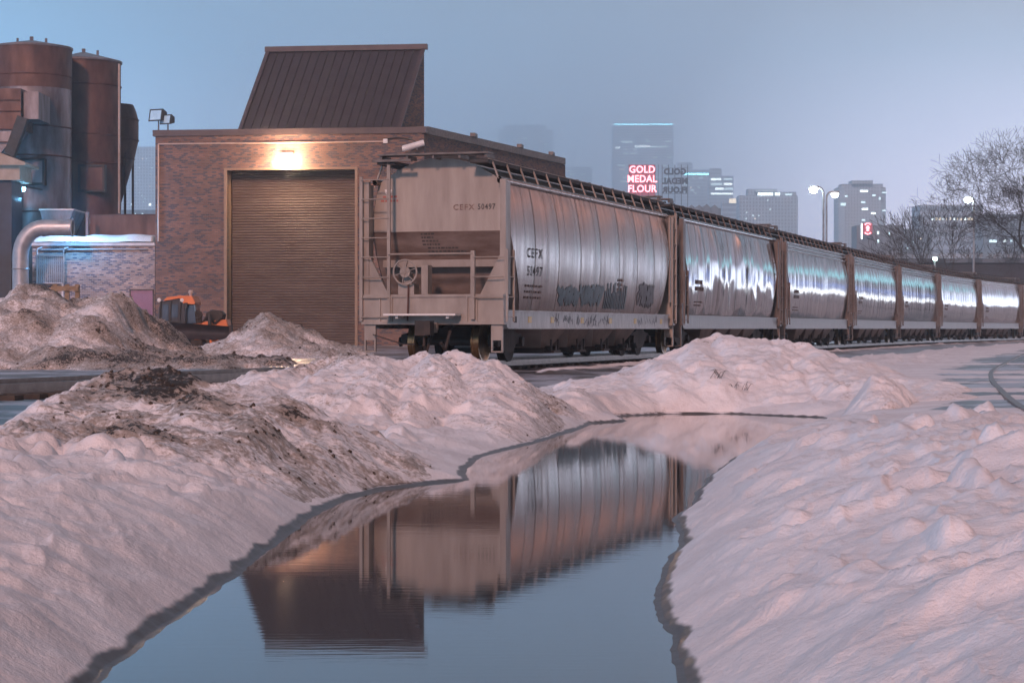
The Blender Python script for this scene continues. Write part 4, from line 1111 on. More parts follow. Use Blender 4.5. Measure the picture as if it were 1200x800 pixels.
for a in (.6, 2.2, 3.9, 5.4): q.tube((1.2*math.cos(a),1.2*math.sin(a),0),(1.2*math.cos(a),1.2*math.sin(a),Z(178,141)),.08)
q.build('leg', M['darkrust'], t)
# duct house, chute, hopper and wall in front of the silos
t = thing('duct_housing', 'rusty box duct with a slanting black chute, in front of the largest silo', 'duct', (X(12,127), 127, 0))
q = MB(); ox = X(12,127)
q.box(X(-60,127)-ox, X(27,127)-ox, -.6, 3, Z(152,127), Z(105,127)); q.build('housing', M['rust'], t)
q = MB(); q.box(X(28.5,127)-ox, X(46,127)-ox, -.2, 3, Z(140,127), Z(108,127)); q.build('side_duct', M['rust_grey'], t)
q = MB(); q.hexa([(X(-60,127)-ox,-.5,Z(187,127)),(X(-2,127)-ox,-.5,Z(187,127)),(X(-2,127)-ox,2,Z(187,127)),(X(-60,127)-ox,2,Z(187,127)),(X(-60,127)-ox,-.5,Z(152,127)-.01),(X(25,127)-ox,-.5,Z(152,127)-.01),(X(25,127)-ox,2,Z(152,127)-.01),(X(-60,127)-ox,2,Z(152,127)-.01)]); q.build('hopper', M['rust_grey'], t)
q = MB(); q.bar((X(33,127)-ox,-1.2,Z(140,127)), (X(17,127)-ox,-1.2,Z(184,127)), .62, .62, (0,1,0)); q.build('chute', M['black'], t)
for py in (118, 131, 152, 167):
    q = MB(); q.box(X(-60,127)-ox, X(27.5,127)-ox, -.68, -.6, Z(py+1,127), Z(py,127)); q.build('stiffener', M['darkrust'], t)
q = MB(); 
for px in (-20, 8): q.tube((X(px,127)-ox, 1, 0), (X(px,127)-ox, 1, Z(152,127)), .15)
q.build('leg', M['darkrust'], t)
t = thing('tan_hut', 'tan hut with shallow gable roof on a dark blue base at the left edge', 'hut', (X(0,121), 121, 0))
q = MB(); ox = X(0,121); q.box(X(-70,121)-ox, X(23,121)-ox, 0, 3, Z(211,121), Z(193,121)); q.build('wall', M['tan'], t)
q = MB(); q.add([(X(-70,121)-ox,-.4,Z(178,121)),(X(0,121)-ox,-.4,Z(179,121)),(X(31,121)-ox,-.4,Z(191,121)),(X(31,121)-ox,-.4,Z(194,121)),(X(-70,121)-ox,-.4,Z(194,121)),
    (X(-70,121)-ox,3.2,Z(178,121)),(X(0,121)-ox,3.2,Z(179,121)),(X(31,121)-ox,3.2,Z(191,121)),(X(31,121)-ox,3.2,Z(194,121)),(X(-70,121)-ox,3.2,Z(194,121))],
    [(0,4,3,2,1),(5,6,7,8,9),(0,1,6,5),(1,2,7,6),(2,3,8,7),(3,4,9,8)]); q.build('roof', M['tan'], t)
q = MB(); q.box(X(-70,121)-ox, X(12,121)-ox, .3, 3, 0, Z(211,121)); q.build('base', M['navy'], t)
t = thing('steel_hopper', 'grey sloping steel hopper feeding the large elbow pipe, behind the annex roof', 'hopper', (X(60,126), 126, 0))
ox = X(60,126); q = MB()
q.hexa([(X(55,126)-ox,0,Z(283,126)),(X(72,126)-ox,0,Z(283,126)),(X(72,126)-ox,3,Z(283,126)),(X(55,126)-ox,3,Z(283,126)),(X(49,126)-ox,-.5,Z(247,126)),(X(88,126)-ox,-.5,Z(247,126)),(X(88,126)-ox,3,Z(247,126)),(X(49,126)-ox,3,Z(247,126))]); q.build('hopper_body', M['rust_grey'], t)
q = MB(); q.box(X(48,126)-ox, X(89,126)-ox, -.6, 3.1, Z(247,126), Z(245.5,126)); q.build('rim', M['conduit'], t)
q = MB()
for px in (54, 84, 101): q.box(X(px,126)-ox-.08, X(px,126)-ox+.08, .2, .5, 0, Z(248,126))
q.build('support', M['rust_grey'], t)
t = thing('rusty_wall', 'dark rust red steel enclosure behind the snowy annex roof, left of the tall brick wall', 'enclosure', (X(140,128), 128, 0))
ox = X(140,128); q = MB(); q.box(X(101,128)-ox, X(184,128)-ox, 0, 3, 0, Z(252,128)); q.build('panel', M['rust'], t)
q = MB(); q.box(X(100,128)-ox, X(184,128)-ox, -.08, .1, Z(252,128), Z(251,128)); q.build('cap', M['darkrust'], t)
# cyan lamp on the first silo
t = thing('silo_lamp', 'bright cyan lamp on a bracket lighting the left silo blue', 'lamp', (X(27,124.5), 124.5, Z(222,124.5)))
q = MB(); q.box(-.16, .16, -.12, .12, .12, .26); q.tube((0,.1,.2),(0,5.0,.3),.05); q.build('bracket', M['black'], t)
q = MB(); q.lathe((0,0,0), [(0,-.12),(.1,-.08),(.14,0),(.12,.12),(0,.12)], 12); q.build('lens', M['cyanlamp'], t, smooth=True)
for nm, loc, e, c in (('silo_lamp_light', (-.1,-.5,-.6), 600, (.18,.58,1)),):
    pl = bpy.data.lights.new(nm, 'POINT'); pl.energy = e; pl.color = c; pl.shadow_soft_size = .25
    o = bpy.data.objects.new(nm, pl); COL.objects.link(o); o.parent = t; o.location = loc
t = thing('annex_fill_lamp', 'small added blue white lamp brightening the snowy annex roof', 'lamp', (X(70,120.5), 121.5, Z(268,121)))
q = MB(); q.tube((0,.2,-1.0),(0,.2,.25),.04); q.box(-.14,.14,-.12,.24,.1,.22); q.build('stand', M['black'], t)
q = MB(); q.lathe((0,0,0), [(0,-.04),(.08,-.02),(.1,.05),(0,.1)], 10); q.build('lens', M['cyanlamp'], t, smooth=True)
pl = bpy.data.lights.new('annex_fill_light', 'POINT'); pl.energy = 900; pl.color = (.16,.52,1); pl.shadow_soft_size = .2
o = bpy.data.objects.new('annex_fill_light', pl); COL.objects.link(o); o.parent = t; o.location = (1.2, -3.0, .5)  # added light, set well ahead of its lamp to brighten the annex front

# ------------------------------------------------------------------ orange plow machine
DM = 84.0
t = thing('plow_tractor', 'orange tractor with dark cab and wide black plow blade, left of the roller door', 'tractor', (X(225,DM), DM, 0))
ox = X(225,DM); mx_ = lambda px: X(px,DM)-ox; mz = lambda py: Z(py,DM)
def loft(q, prof, y0, y1, ins=.0):
    k_ = len(prof); cx = sum(p[0] for p in prof)/k_; cz_ = sum(p[1] for p in prof)/k_
    v = []
    for y, s_ in ((y0, ins), (y0+.12, 0), (y1-.12, 0), (y1, ins)): v += [(cx+(a-cx)*(1-s_), y, cz_+(b_-cz_)*(1-s_)) for a, b_ in prof]
    fs = [tuple(range(k_)), tuple(reversed(range(3*k_, 4*k_)))]
    for r_ in range(3): fs += [(r_*k_+i, r_*k_+(i+1)%k_, (r_+1)*k_+(i+1)%k_, (r_+1)*k_+i) for i in range(k_)]
    q.add(v, fs)
q = MB(); loft(q, [(mx_(189),mz(380)),(mx_(189),mz(361)),(mx_(192),mz(353)),(mx_(199),mz(349.5)),(mx_(214),mz(349)),(mx_(220),mz(355)),(mx_(222),mz(380))], -.75, .75, .06)
cab = q.build('cab', M['navy'], t, smooth='auto')
q = MB(); loft(q, [(mx_(194),mz(353)),(mx_(199),mz(348.5)),(mx_(214),mz(346.5)),(mx_(229),mz(347)),(mx_(233),mz(355)),(mx_(232),mz(357)),(mx_(219),mz(356)),(mx_(214),mz(349.6))], -.82, .82, .05); q.build('cab_roof', M['orange'], t, smooth='auto')
q = MB(); loft(q, [(mx_(219),mz(380)),(mx_(220),mz(357)),(mx_(231),mz(357)),(mx_(233),mz(379))], -.70, .70, .05); q.build('windscreen', M['glassdark'], cab)
q = MB(); q.box(mx_(194), mx_(201), -.772, -.755, mz(376), mz(357)); q.box(mx_(203), mx_(212), -.772, -.755, mz(372), mz(357)); q.build('side_window', M['glassdark'], cab)
q = MB(); q.tube((mx_(225),-.3,mz(348)),(mx_(225),-.3,mz(343)),.06); q.tube((mx_(225),-.3,mz(343.5)),(mx_(225),-.3,mz(340)),.11,.08); q.build('beacon', M['conduit'], t)
q = MB(); loft(q, [(mx_(228),mz(386)),(mx_(228),mz(379)),(mx_(248),mz(376)),(mx_(268),mz(374)),(mx_(270),mz(384)),(mx_(268),mz(390))], -.55, .55, .06); q.build('hood', M['orange'], t)
q = MB(); loft(q, [(mx_(241),mz(376)),(mx_(243),mz(367)),(mx_(250),mz(363)),(mx_(260),mz(364)),(mx_(264),mz(368)),(mx_(262),mz(376))], -.45, .45, .1)
for px in (234, 237): q.tube((mx_(px),-.6,mz(378)),(mx_(px),-.6,mz(366)),.07)
q.torus((mx_(235),-.65,mz(369)),(0,1,0),.13,.05,14,6); q.path([(mx_(239),-.5,mz(378)),(mx_(246),-.6,mz(370)),(mx_(254),-.6,mz(379)),(mx_(262),-.6,mz(372))],.05,6)
q.build('engine_gear', M['under'], t)
q = MB(); q.box(mx_(188), mx_(268), -.6, .6, .45, .9); q.build('chassis', M['under'], t)
for px in (200, 256):
    for yy in (-.62, .62):
        q = MB(); q.lathe((0,0,0), [(0,0)], 3); q.tube((mx_(px),yy-.16,.62),(mx_(px),yy+.16,.62),.5,.5,24); wh = q.build('wheel', M['black'], t, smooth='auto')
        q = MB(); q.tube((mx_(px),yy-.18,.62),(mx_(px),yy-.161,.62),.24,.24,16); q.build('rim', M['orange'], wh)
# blade: curved, angled, in front of the machine
q = MB(); n_ = 10; vs = []
p0 = Vector((mx_(186), -2.1, 0)); p1 = Vector((mx_(283), -3.2, 0))
zb0, zt0, zb1, zt1 = mz(396), mz(379), mz(401), mz(381)
prf = []
for i in range(n_+1):
    f_ = i/n_; prf.append((.22*math.sin(PI*f_), f_))
for thick in (0, .05):
    for p_, zb_, zt_ in ((p0, zb0, zt0+.1), (p1, zb1+.1, zt1-.05)):
        for dy, f_ in prf: vs.append((p_.x, p_.y+dy+thick, zb_+(zt_-zb_)*f_))
k_ = n_+1; fs = []
for i in range(n_):
    fs.append((i, k_+i, k_+i+1, i+1)); fs.append((2*k_+i, 2*k_+i+1, 3*k_+i+1, 3*k_+i))
fs.append(tuple(range(k_))+tuple(reversed(range(2*k_, 3*k_)))); fs.append(tuple(reversed(range(k_, 2*k_)))+tuple(range(3*k_, 4*k_)))
q.add(vs, fs); q.box(p1.x-.06, p1.x+.03, p1.y-.05, p1.y+.4, zb1, zt1)
q.build('plow_blade', M['blade'], t)
q = MB(); q.bar((mx_(240),-.5,.8),(mx_(240),-2.3,.75),.14,.14); q.bar((mx_(225),-.5,.8),(mx_(215),-2.2,.75),.14,.14); q.bar((mx_(250),-.5,.8),(mx_(262),-2.6,.7),.14,.14); q.build('plow_frame', M['orange'], t)
for px in (190.5, 217):
    q = MB(); q.tube((mx_(px), -.83, mz(352)), (mx_(px), -.78, mz(352)), .07, .09, 10); q.build('work_light', M['white_cam'], t)
q = MB()
for a, b_ in ((190, 379), (202, 379), (213, 379)): q.bar((mx_(a+1), -.79, mz(b_)), (mx_(a+2.2), -.79, mz(353)), .07, .05)
q.bar((mx_(190), -.79, mz(377)), (mx_(221), -.79, mz(378)), .06, .08); q.build('cab_frame', M['black'], t)
for px in (222, 224.5):
    q = MB(); q.path([(mx_(px), -.8, mz(378)), (mx_(px), -.85, mz(358))], .02, 6); q.box(mx_(px)-.06, mx_(px)+.06, -.95, -.88, mz(361), mz(355)); q.build('mirror', M['black'], t) if px == 222 else None
q = MB(); q.box(X(244,DM-1)-X(225,DM), X(247,DM-1)-X(225,DM), -1.1, -.8, mz(388), mz(368)); q.build('lift_mast', M['black'], t)

# ------------------------------------------------------------------ the city beyond
def facade(name, wall, glass, fw, fh, gw=.5, gh=.5, lit=0.0, seed=0):
    m, n, b = mat(name); L = n.links.new
    tcn = N(n, 'ShaderNodeTexCoord'); s = N(n, 'ShaderNodeSeparateXYZ'); L(tcn.outputs['Object'], s.inputs[0])
    def mth(op, a, v=None, b_=None):
        q = N(n, 'ShaderNodeMath', operation=op); L(a, q.inputs[0])
        if v is not None: q.inputs[1].default_value = v
        if b_ is not None: L(b_, q.inputs[1])
        return q.outputs[0]
    hsum = mth('ADD', s.outputs['X'], b_=s.outputs['Y'])
    a = mth('LESS_THAN', mth('FRACT', mth('DIVIDE', hsum, fw)), gw); c = mth('LESS_THAN', mth('FRACT', mth('DIVIDE', s.outputs['Z'], fh)), gh)
    f = mth('MULTIPLY', a, b_=c)
    mx_ = N(n, 'ShaderNodeMix', data_type='RGBA'); L(f, mx_.inputs['Factor']); mx_.inputs[6].default_value = (*wall,1); mx_.inputs[7].default_value = (*glass,1)
    L(mx_.outputs[2], b.inputs['Base Color']); b.inputs['Roughness'].default_value = .5
    return m
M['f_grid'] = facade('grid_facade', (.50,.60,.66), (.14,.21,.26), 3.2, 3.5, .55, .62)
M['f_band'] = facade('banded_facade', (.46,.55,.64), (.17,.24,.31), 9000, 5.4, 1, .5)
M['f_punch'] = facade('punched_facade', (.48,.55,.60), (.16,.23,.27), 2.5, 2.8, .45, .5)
M['f_dark'] = facade('dark_facade', (.09,.12,.15), (.03,.05,.07), 4, 4, .4, .4)
M['f_silo'] = facade('ribbed_concrete', (.15,.17,.19), (.10,.115,.13), 3.6, 900, .25, 1)
M['litw'] = emis('lit_window', (.7,.92,1), 2.2); M['litw_b'] = emis('bright_window', (.85,.97,1), 4.5); M['litw_w'] = emis('warm_window', (1,.82,.6), 2.2)
M['cyanline'] = emis('cyan_roof_light', (.25,.8,1), 12)
def tower(label, x0, x1, ytop, d, m, lits=(), steps=(), depth=None, cham=0, cap=None, name='office_tower', ybase=385, group='city buildings'):
    d = min(d*2.6, 5200) if name != 'grain_elevator' else d*2.1
    cx = X((x0+x1)/2, d); t = thing(name, label, 'building', (cx, d, 0), 0, group)
    w_ = X(x1,d)-X(x0,d); dp = depth or w_*.7
    q = MB(); zt = Z(ytop, d)
    if cham:
        c_ = cham*w_
        pl_ = [(-w_/2+c_,0),(w_/2-c_,0),(w_/2,c_*.8),(w_/2,dp),(-w_/2,dp),(-w_/2,c_*.8)]
        q.add([(a,b_,0) for a,b_ in pl_]+[(a,b_,zt) for a,b_ in pl_], [(5,4,3,2,1,0),(6,7,8,9,10,11)]+[(i,(i+1)%6,6+(i+1)%6,6+i) for i in range(6)])
    else: q.box(-w_/2, w_/2, 0, dp, 0, zt)
    q.build('wall', m, t)
    for (a, b_, y_) in steps:
        q = MB(); q.box(X(a,d)-cx, X(b_,d)-cx, dp*.15, dp*.8, zt, Z(y_,d)); q.build('roof_block', m, t)
    for (a, b_, ya_, yb_, mm_) in lits:
        yo = -.25
        if cham:
            yo = -.3
        q = MB(); q.box(X(a,d)-cx, X(b_,d)-cx, yo, yo+.2, Z(yb_,d), Z(ya_,d)); q.build('lit_window', M[mm_], t)
    return t
def rl(x0, x1, y0, y1, n_, seed, wmin=1.0, wmax=3.5, hh=1.1, m='litw', rowh=3.6):
    r_ = random.Random(seed); out = []; used = set()
    for _ in range(n_):
        row = r_.randint(0, max(0, int((y1-y0)/rowh)-1)); wd = r_.uniform(wmin, wmax); a = r_.uniform(x0, x1-wd); key = (row, int(a/4))
        if key in used: continue
        used.add(key); y = y0+row*rowh; out.append((a, a+wd, y, y+hh, m if r_.random() > .15 else 'litw_w'))
    return out
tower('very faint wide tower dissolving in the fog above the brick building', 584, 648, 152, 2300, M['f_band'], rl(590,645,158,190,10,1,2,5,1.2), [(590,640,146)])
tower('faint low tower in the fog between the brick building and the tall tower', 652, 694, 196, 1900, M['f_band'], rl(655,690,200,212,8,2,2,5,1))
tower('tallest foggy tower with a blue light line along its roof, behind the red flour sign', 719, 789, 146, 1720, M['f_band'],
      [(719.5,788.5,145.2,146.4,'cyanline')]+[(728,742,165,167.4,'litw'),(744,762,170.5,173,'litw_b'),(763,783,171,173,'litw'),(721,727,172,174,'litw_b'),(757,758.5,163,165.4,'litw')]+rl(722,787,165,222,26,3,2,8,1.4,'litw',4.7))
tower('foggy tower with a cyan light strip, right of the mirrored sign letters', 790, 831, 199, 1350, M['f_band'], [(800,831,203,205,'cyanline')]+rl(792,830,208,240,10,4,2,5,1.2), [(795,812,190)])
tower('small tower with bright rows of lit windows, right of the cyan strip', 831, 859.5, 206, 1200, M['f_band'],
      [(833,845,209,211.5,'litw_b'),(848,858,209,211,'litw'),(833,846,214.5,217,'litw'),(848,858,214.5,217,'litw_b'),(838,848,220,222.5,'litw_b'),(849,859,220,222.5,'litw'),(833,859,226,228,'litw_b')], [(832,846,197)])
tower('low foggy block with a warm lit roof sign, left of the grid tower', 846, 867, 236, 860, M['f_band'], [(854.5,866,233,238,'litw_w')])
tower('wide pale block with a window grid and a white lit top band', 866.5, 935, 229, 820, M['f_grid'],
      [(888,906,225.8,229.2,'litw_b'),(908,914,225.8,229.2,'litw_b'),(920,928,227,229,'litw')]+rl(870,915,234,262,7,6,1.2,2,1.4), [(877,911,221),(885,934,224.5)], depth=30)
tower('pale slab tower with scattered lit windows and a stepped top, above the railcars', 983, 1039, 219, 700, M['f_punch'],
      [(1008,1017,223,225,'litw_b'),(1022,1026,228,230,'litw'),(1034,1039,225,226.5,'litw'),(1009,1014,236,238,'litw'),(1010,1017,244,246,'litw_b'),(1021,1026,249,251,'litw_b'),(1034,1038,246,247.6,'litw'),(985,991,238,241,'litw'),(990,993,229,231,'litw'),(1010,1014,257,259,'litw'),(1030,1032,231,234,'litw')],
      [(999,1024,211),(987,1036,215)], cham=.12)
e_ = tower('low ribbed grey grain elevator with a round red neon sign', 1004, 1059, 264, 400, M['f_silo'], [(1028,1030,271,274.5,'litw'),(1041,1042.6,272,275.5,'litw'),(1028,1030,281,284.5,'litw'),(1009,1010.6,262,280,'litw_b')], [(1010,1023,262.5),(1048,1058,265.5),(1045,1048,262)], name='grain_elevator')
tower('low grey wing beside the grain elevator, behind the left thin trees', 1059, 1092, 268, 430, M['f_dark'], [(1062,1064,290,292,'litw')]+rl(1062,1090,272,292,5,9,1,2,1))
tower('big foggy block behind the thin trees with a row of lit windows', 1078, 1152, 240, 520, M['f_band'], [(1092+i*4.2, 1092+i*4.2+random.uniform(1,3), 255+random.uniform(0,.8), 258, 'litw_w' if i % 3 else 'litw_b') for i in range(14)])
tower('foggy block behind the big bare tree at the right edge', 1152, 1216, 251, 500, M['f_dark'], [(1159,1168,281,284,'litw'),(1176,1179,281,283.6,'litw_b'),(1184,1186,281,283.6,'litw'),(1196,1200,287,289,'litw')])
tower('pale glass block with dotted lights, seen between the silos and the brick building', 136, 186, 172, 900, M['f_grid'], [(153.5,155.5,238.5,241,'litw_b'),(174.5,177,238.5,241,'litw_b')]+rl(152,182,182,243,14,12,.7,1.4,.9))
tower('dark low roofline at the foot of the pale block left of the brick building', 130, 190, 246, 420, M['f_dark'], [(158,159,250,252,'litw'),(166,168,250,252,'litw')])
t = thing('mill_building', 'dark mill with a row of small gables, right of the flour sign', 'building', (X(812,900), 900, 0))
q = MB(); q.box(X(725,900)-X(812,900), X(845,900)-X(812,900), 0, 20, 0, Z(244,900)); q.build('wall', M['f_silo'], t)
for k in range(4):
    a, b_ = 806+k*9, 815+k*9; q = MB(); xa, xb = X(a,900)-X(812,900), X(b_,900)-X(812,900); z0, z1 = Z(244,900), Z(240-(1 if k == 2 else 0),900)
    q.add([(xa,0,z0),(xb,0,z0),((xa+xb)/2,0,z1),(xa,20,z0),(xb,20,z0),((xa+xb)/2,20,z1)], [(0,1,2),(5,4,3),(0,2,5,3),(1,4,5,2)]); q.build('gable', M['f_silo'], t)

# rooftop flour signs
DS = 950.0
def sign(label, cx, mirror, m, lines, sz, sq, panel):
    t = thing('rooftop_sign', label, 'sign', (X(cx,DS), DS, Z(244,DS)))
    zb = Z(244,DS)
    for txt, py, s_ in lines:
        vs, fs = text_mesh(txt, s_*DS/F, .12, sq, .10 if not mirror else .2, 1.05)
        if mirror: vs = [(-a, b_, c_) for a, b_, c_ in vs]; fs = [f[::-1] for f in fs]
        q = MB(); q.add([(a, -c_, Z(py,DS)-zb+b_) for a, b_, c_ in vs], fs); q.build('letters', m, t)
    q = MB(); w_ = 15*DS/F
    for k in range(5): x = -w_+2*w_*k/4; q.box(x-.12, x+.12, .45, .6, 0, Z(193,DS)-zb)
    for py in (197, 203, 209, 215, 221, 227): q.box(-w_, w_, .3, .42, Z(py,DS)-zb-.06, Z(py,DS)-zb+.06)
    q.build('scaffold', M['black'], t)
    if panel:
        q = MB(); q.box(-w_*1.05, w_*1.05, .52, .6, Z(229,DS)-zb, Z(193,DS)-zb); q.build('back_panel', M['neon_panel'], t)
    return t
sign('glowing red neon rooftop sign reading GOLD MEDAL FLOUR', 752.5, False, M['neon'], [('GOLD',199,11.5),('MEDAL',210,11.5),('FLOUR',221.5,11.5)], 10, .92, True)
sign('unlit grey back of a rooftop sign, its letters GOLD MEDAL FLOUR mirrored', 791, True, M['grey_letter'], [('GOLD',201.5,9.5),('MEDAL',212.5,9.5),('FLOUR',223,9.5)], 9, .95, False)
t = thing('sign_mast', 'thin dark mast between the red sign and the mirrored sign', 'mast', (X(771.5,DS), DS, 0))
q = MB(); q.tube((0,0,0), (0,0,Z(193,DS)), .09); q.build('pole', M['black'], t)
q = MB(); q.tube((0,0,Z(230,DS)), (2.2,0,Z(232,DS)), .06); q.build('arm', M['black'], t)
# round red sign on the grain elevator
t = thing('round_neon_sign', 'small round red neon sign on the grain elevator', 'sign', (X(1017,835), 835, Z(268,835)))
rs_ = 5*835/F
q = MB()
for a0, a1 in ((.25*PI, .75*PI), (1.25*PI, 1.75*PI)):
    pts = [(rs_*math.cos(a0+(a1-a0)*k/8), 0, rs_*1.25*math.sin(a0+(a1-a0)*k/8)) for k in range(9)]; q.path(pts, .27, 6)
q.build('ring', M['neon'], t)
q = MB(); q.lathe((0,0,0), [(0,-1.1),(.7,-.8),(.45,-.2),(.85,.3),(.4,1.1),(0,1.3)], 10); q.build('emblem', M['neon'], t)
q = MB(); q.box(-1.9,1.9,.4,.5,-2.1,2.1); q.build('back_panel', M['neon_panel'], t)
# steam free sky; street lamps
def street_lamp(label, px, ytop, d, arm, lens, e=0, tall=True):
    t = thing('street_lamp', label, 'street lamp', (X(px,d), d, 0), 0, 'street lamps beyond the train')
    zt = Z(ytop, d); k = d/F
    q = MB(); pts = [(0,0,0),(0,0,zt-8*k)]
    for j in range(1, 7): a = PI/2*j/6; pts.append((arm*k*(1-math.cos(a)), 0, zt-8*k+math.sin(a)*8*k))
    for p0, p1 in zip(pts, pts[1:]): q.tube(p0, p1, .11, .10)
    q.build('pole', M['pole'], t)
    q = MB(); xx = arm*k; q.box(min(xx, xx+.6*math.copysign(1,arm))-.1, max(xx, xx+.6*math.copysign(1,arm))+.1, -.18, .18, zt-.1, zt+.08); q.build('head', M['pole'], t)
    if lens:
        q = MB(); q.lathe((xx+.3*math.copysign(1,arm), -.05, zt-.18), [(0,-.42),(.28,-.32),(.40,0),(.26,.1),(0,.13)], 12); q.build('lens', M[lens], t, smooth=True)
    return t
street_lamp('tall street lamp with the brightest white light, left one of the pair in the sky', 965, 219, 190, -8, 'whitelamp')
street_lamp('tall street lamp with a fainter light, right one of the pair in the sky', 968.5, 225, 200, 6, 'litw_b')
street_lamp('street lamp with a white light in front of the big bare tree', 1141, 231, 210, -3, 'whitelamp')
t = thing('yard_lamp', 'small green white lamp on a short pole above the sixth railcar', 'lamp', (X(1095.5,165), 165, 0), 0)
q = MB(); q.tube((0,0,0),(0,0,Z(305,165)),.07); q.build('pole', M['pole'], t)
q = MB(); q.lathe((0,-.1,Z(303,165)), [(0,-.16),(.14,-.1),(.18,0),(.12,.1),(0,.12)], 12); q.build('lens', M['greenlamp'], t, smooth=True)

# bridge / embankment on the right
DB = 230.0
t = thing('road_bridge', 'dark road bridge with a railing, behind the far railcars at the right', 'bridge', (X(1130,DB), DB, 0))
ox = X(1130,DB); q = MB(); q.hexa([(X(1098,DB)-ox,0,0),(X(1400,DB)-ox,0,0),(X(1400,DB)-ox,12,0),(X(1098,DB)-ox,12,0),(X(1092,DB)-ox,0,Z(308,DB)),(X(1400,DB)-ox,0,Z(308,DB)),(X(1400,DB)-ox,12,Z(308,DB)),(X(1092,DB)-ox,12,Z(308,DB))]); q.build('abutment', M['navy'], t)
q = MB(); q.box(X(1000,DB)-ox, X(1400,DB)-ox, -.3, 12, Z(308,DB), Z(303,DB)); q.build('deck', M['f_dark'], t)
for k in range(24):
    x = X(1005+k*16,DB)-ox; q = MB(); q.box(x-.06, x+.06, -.2, -.08, Z(303,DB), Z(298,DB)); q.build('railing_post', M['pole'], t)
q = MB(); 
for py in (298, 300.4): q.box(X(1000,DB)-ox, X(1400,DB)-ox, -.22, -.12, Z(py+.5,DB), Z(py,DB))
q.build('railing', M['pole'], t)

# ------------------------------------------------------------------ bare trees
def bare_tree(label, px, d, H, seed, spread=.55, depth=6, lean=0, r0=.35, fork=.18, nb=3, droop=0, group='bare winter trees', twig=.012, name='bare_tree'):
    rr = random.Random(seed)
    t = thing(name, label, 'tree', (X(px,d), d, .2), 0, group)
    tm, cm = MB(), MB()
    def grow(p, dr, ln, r, lv):
        segs = 3 if lv < 3 else 2
        for s in range(segs):
            d2 = (dr+Vector((rr.gauss(0,.13), rr.gauss(0,.13), rr.gauss(.02,.08)))).normalized()
            e = p+d2*ln/segs; r2 = max(r*(.86 if lv else .9), twig*.7)
            (tm if lv < 2 else cm).tube(p, e, r, r2, 8 if lv < 2 else (5 if lv < 4 else 3), False)
            if lv > 1 and s < segs-1 and lv < depth and rr.random() < .55:
                sd_ = d2.orthogonal().normalized(); sd_ = Matrix.Rotation(rr.uniform(0,2*PI),3,d2) @ sd_
                grow(e, (d2*.7+sd_*.75).normalized(), ln*rr.uniform(.45,.65), r2*.5, lv+1)
            p, dr, r = e, d2, r2
        if lv >= depth: return
        n_ = nb if rr.random() < .7 else nb-1
        a0 = rr.uniform(0, 2*PI)
        for k in range(n_):
            ax_2 = dr.orthogonal().normalized(); ax_2 = Matrix.Rotation(a0+2*PI*k/n_+rr.uniform(-.4,.4),3,dr) @ ax_2
            sp = spread*rr.uniform(.6,1.25); nd = (dr*math.cos(sp)+ax_2*math.sin(sp)+Vector((0,0,.06-droop*lv*.03))).normalized()
            grow(p, nd, ln*rr.uniform(.66,.86), r*rr.uniform(.55,.7), lv+1)
    # first segment is the trunk
    grow(Vector((0,0,0)), Vector((lean,0,1)).normalized(), H*fork, r0, 0)
    tm.build('trunk', M['bark'], t, smooth=True); cm.build('crown', M['bark'], t)
    return t
bare_tree('large bare spreading tree cut by the right edge', 1248, 172, 19.5, 5, .60, 8, -.10, .50, .26, 3, 0, twig=.018)
bare_tree('bare upright thin tree, left one of the cluster above the far railcars', 1085, 200, 13, 11, .38, 5, -.05, .14, .24, 3, twig=.026)
bare_tree('bare upright thin tree, tallest of the cluster above the far railcars', 1104, 205, 17.5, 12, .36, 5, 0, .2, .25, 3, twig=.026)
bare_tree('bare upright thin tree, right one of the cluster above the far railcars', 1121, 198, 16, 13, .38, 5, .05, .18, .25, 3, twig=.026)
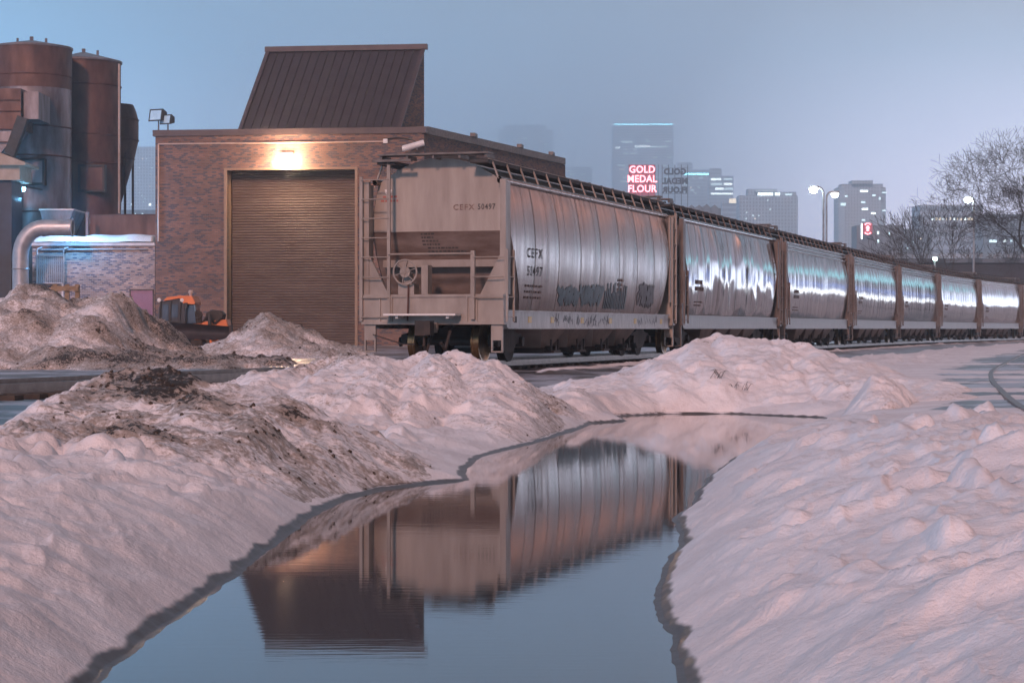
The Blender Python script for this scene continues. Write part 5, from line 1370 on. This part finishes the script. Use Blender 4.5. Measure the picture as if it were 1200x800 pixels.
for k, (px, H_, lb) in enumerate(((1150, 7.5, 'low bare bush beyond the bridge railing, left of the street lamp pole'), (1172, 8, 'low bare bush beyond the bridge railing, below the big tree'), (1190, 7, 'low bare bush beyond the bridge railing at the right edge'))):
    bare_tree(lb, px, 250, H_+4, 30+k, .55, 5, 0, .12, .3, 3, group='bare bushes beyond the bridge', twig=.04, name='bare_bush')

# small grass tufts on the tallest pile
def tuft(px, py, d, seed, label):
    rr = random.Random(seed); z = Z(py, d)
    t = MB()
    for k in range(11):
        a = rr.uniform(0,2*PI); l = rr.uniform(.05,.16); b_ = Vector((rr.uniform(-.12,.12), rr.uniform(-.1,.1), -.08)); m_ = b_+Vector((math.cos(a)*l*.5, math.sin(a)*l*.5, l*.75)); t.tube(b_, m_, .004, .003, 3, False); t.tube(m_, m_+Vector((math.cos(a)*l*.4, math.sin(a)*l*.4, -l*.1)), .003, .0015, 3, False)
    o = t.build('dry_weed', M['bark']); o.location = (X(px,d), d, z); tag(o, label, 'weed', 'dry weeds poking through the snow')
SPIKES = [(866, 455, 29.2, 1, 'larger dry weed tuft on the tallest pink snow pile'), (841, 441, 30, 2, 'smaller dry weed tuft on the tallest pink snow pile, upper left')]
for s in SPIKES:
    # sit on the pile surface: cast a ray along the sight line
    dg = bpy.context.evaluated_depsgraph_get(); o_ = Vector((0,0,CZ)); dr_ = (P(s[0], s[1], 10)-o_).normalized()
    hit, loc, *_ = scene.ray_cast(dg, o_, dr_)
    if hit and loc.y < 40: tuft(s[0], HZ-(loc.z+.06-CZ)*F/loc.y, loc.y, s[3], s[4])

# ------------------------------------------------------------------ the damp air
m = bpy.data.materials.new('haze'); m.use_nodes = True; n = m.node_tree; n.nodes.clear()
pv = n.nodes.new('ShaderNodeVolumePrincipled'); pv.inputs['Color'].default_value = (.86,.95,1,1); pv.inputs['Density'].default_value = .00062; pv.inputs['Anisotropy'].default_value = .8
oo = n.nodes.new('ShaderNodeOutputMaterial'); n.links.new(pv.outputs[0], oo.inputs['Volume'])
q = MB(); q.box(-480, 340, -60, 5400, -1.5, 490); hz = q.build('haze', m, kind='stuff')
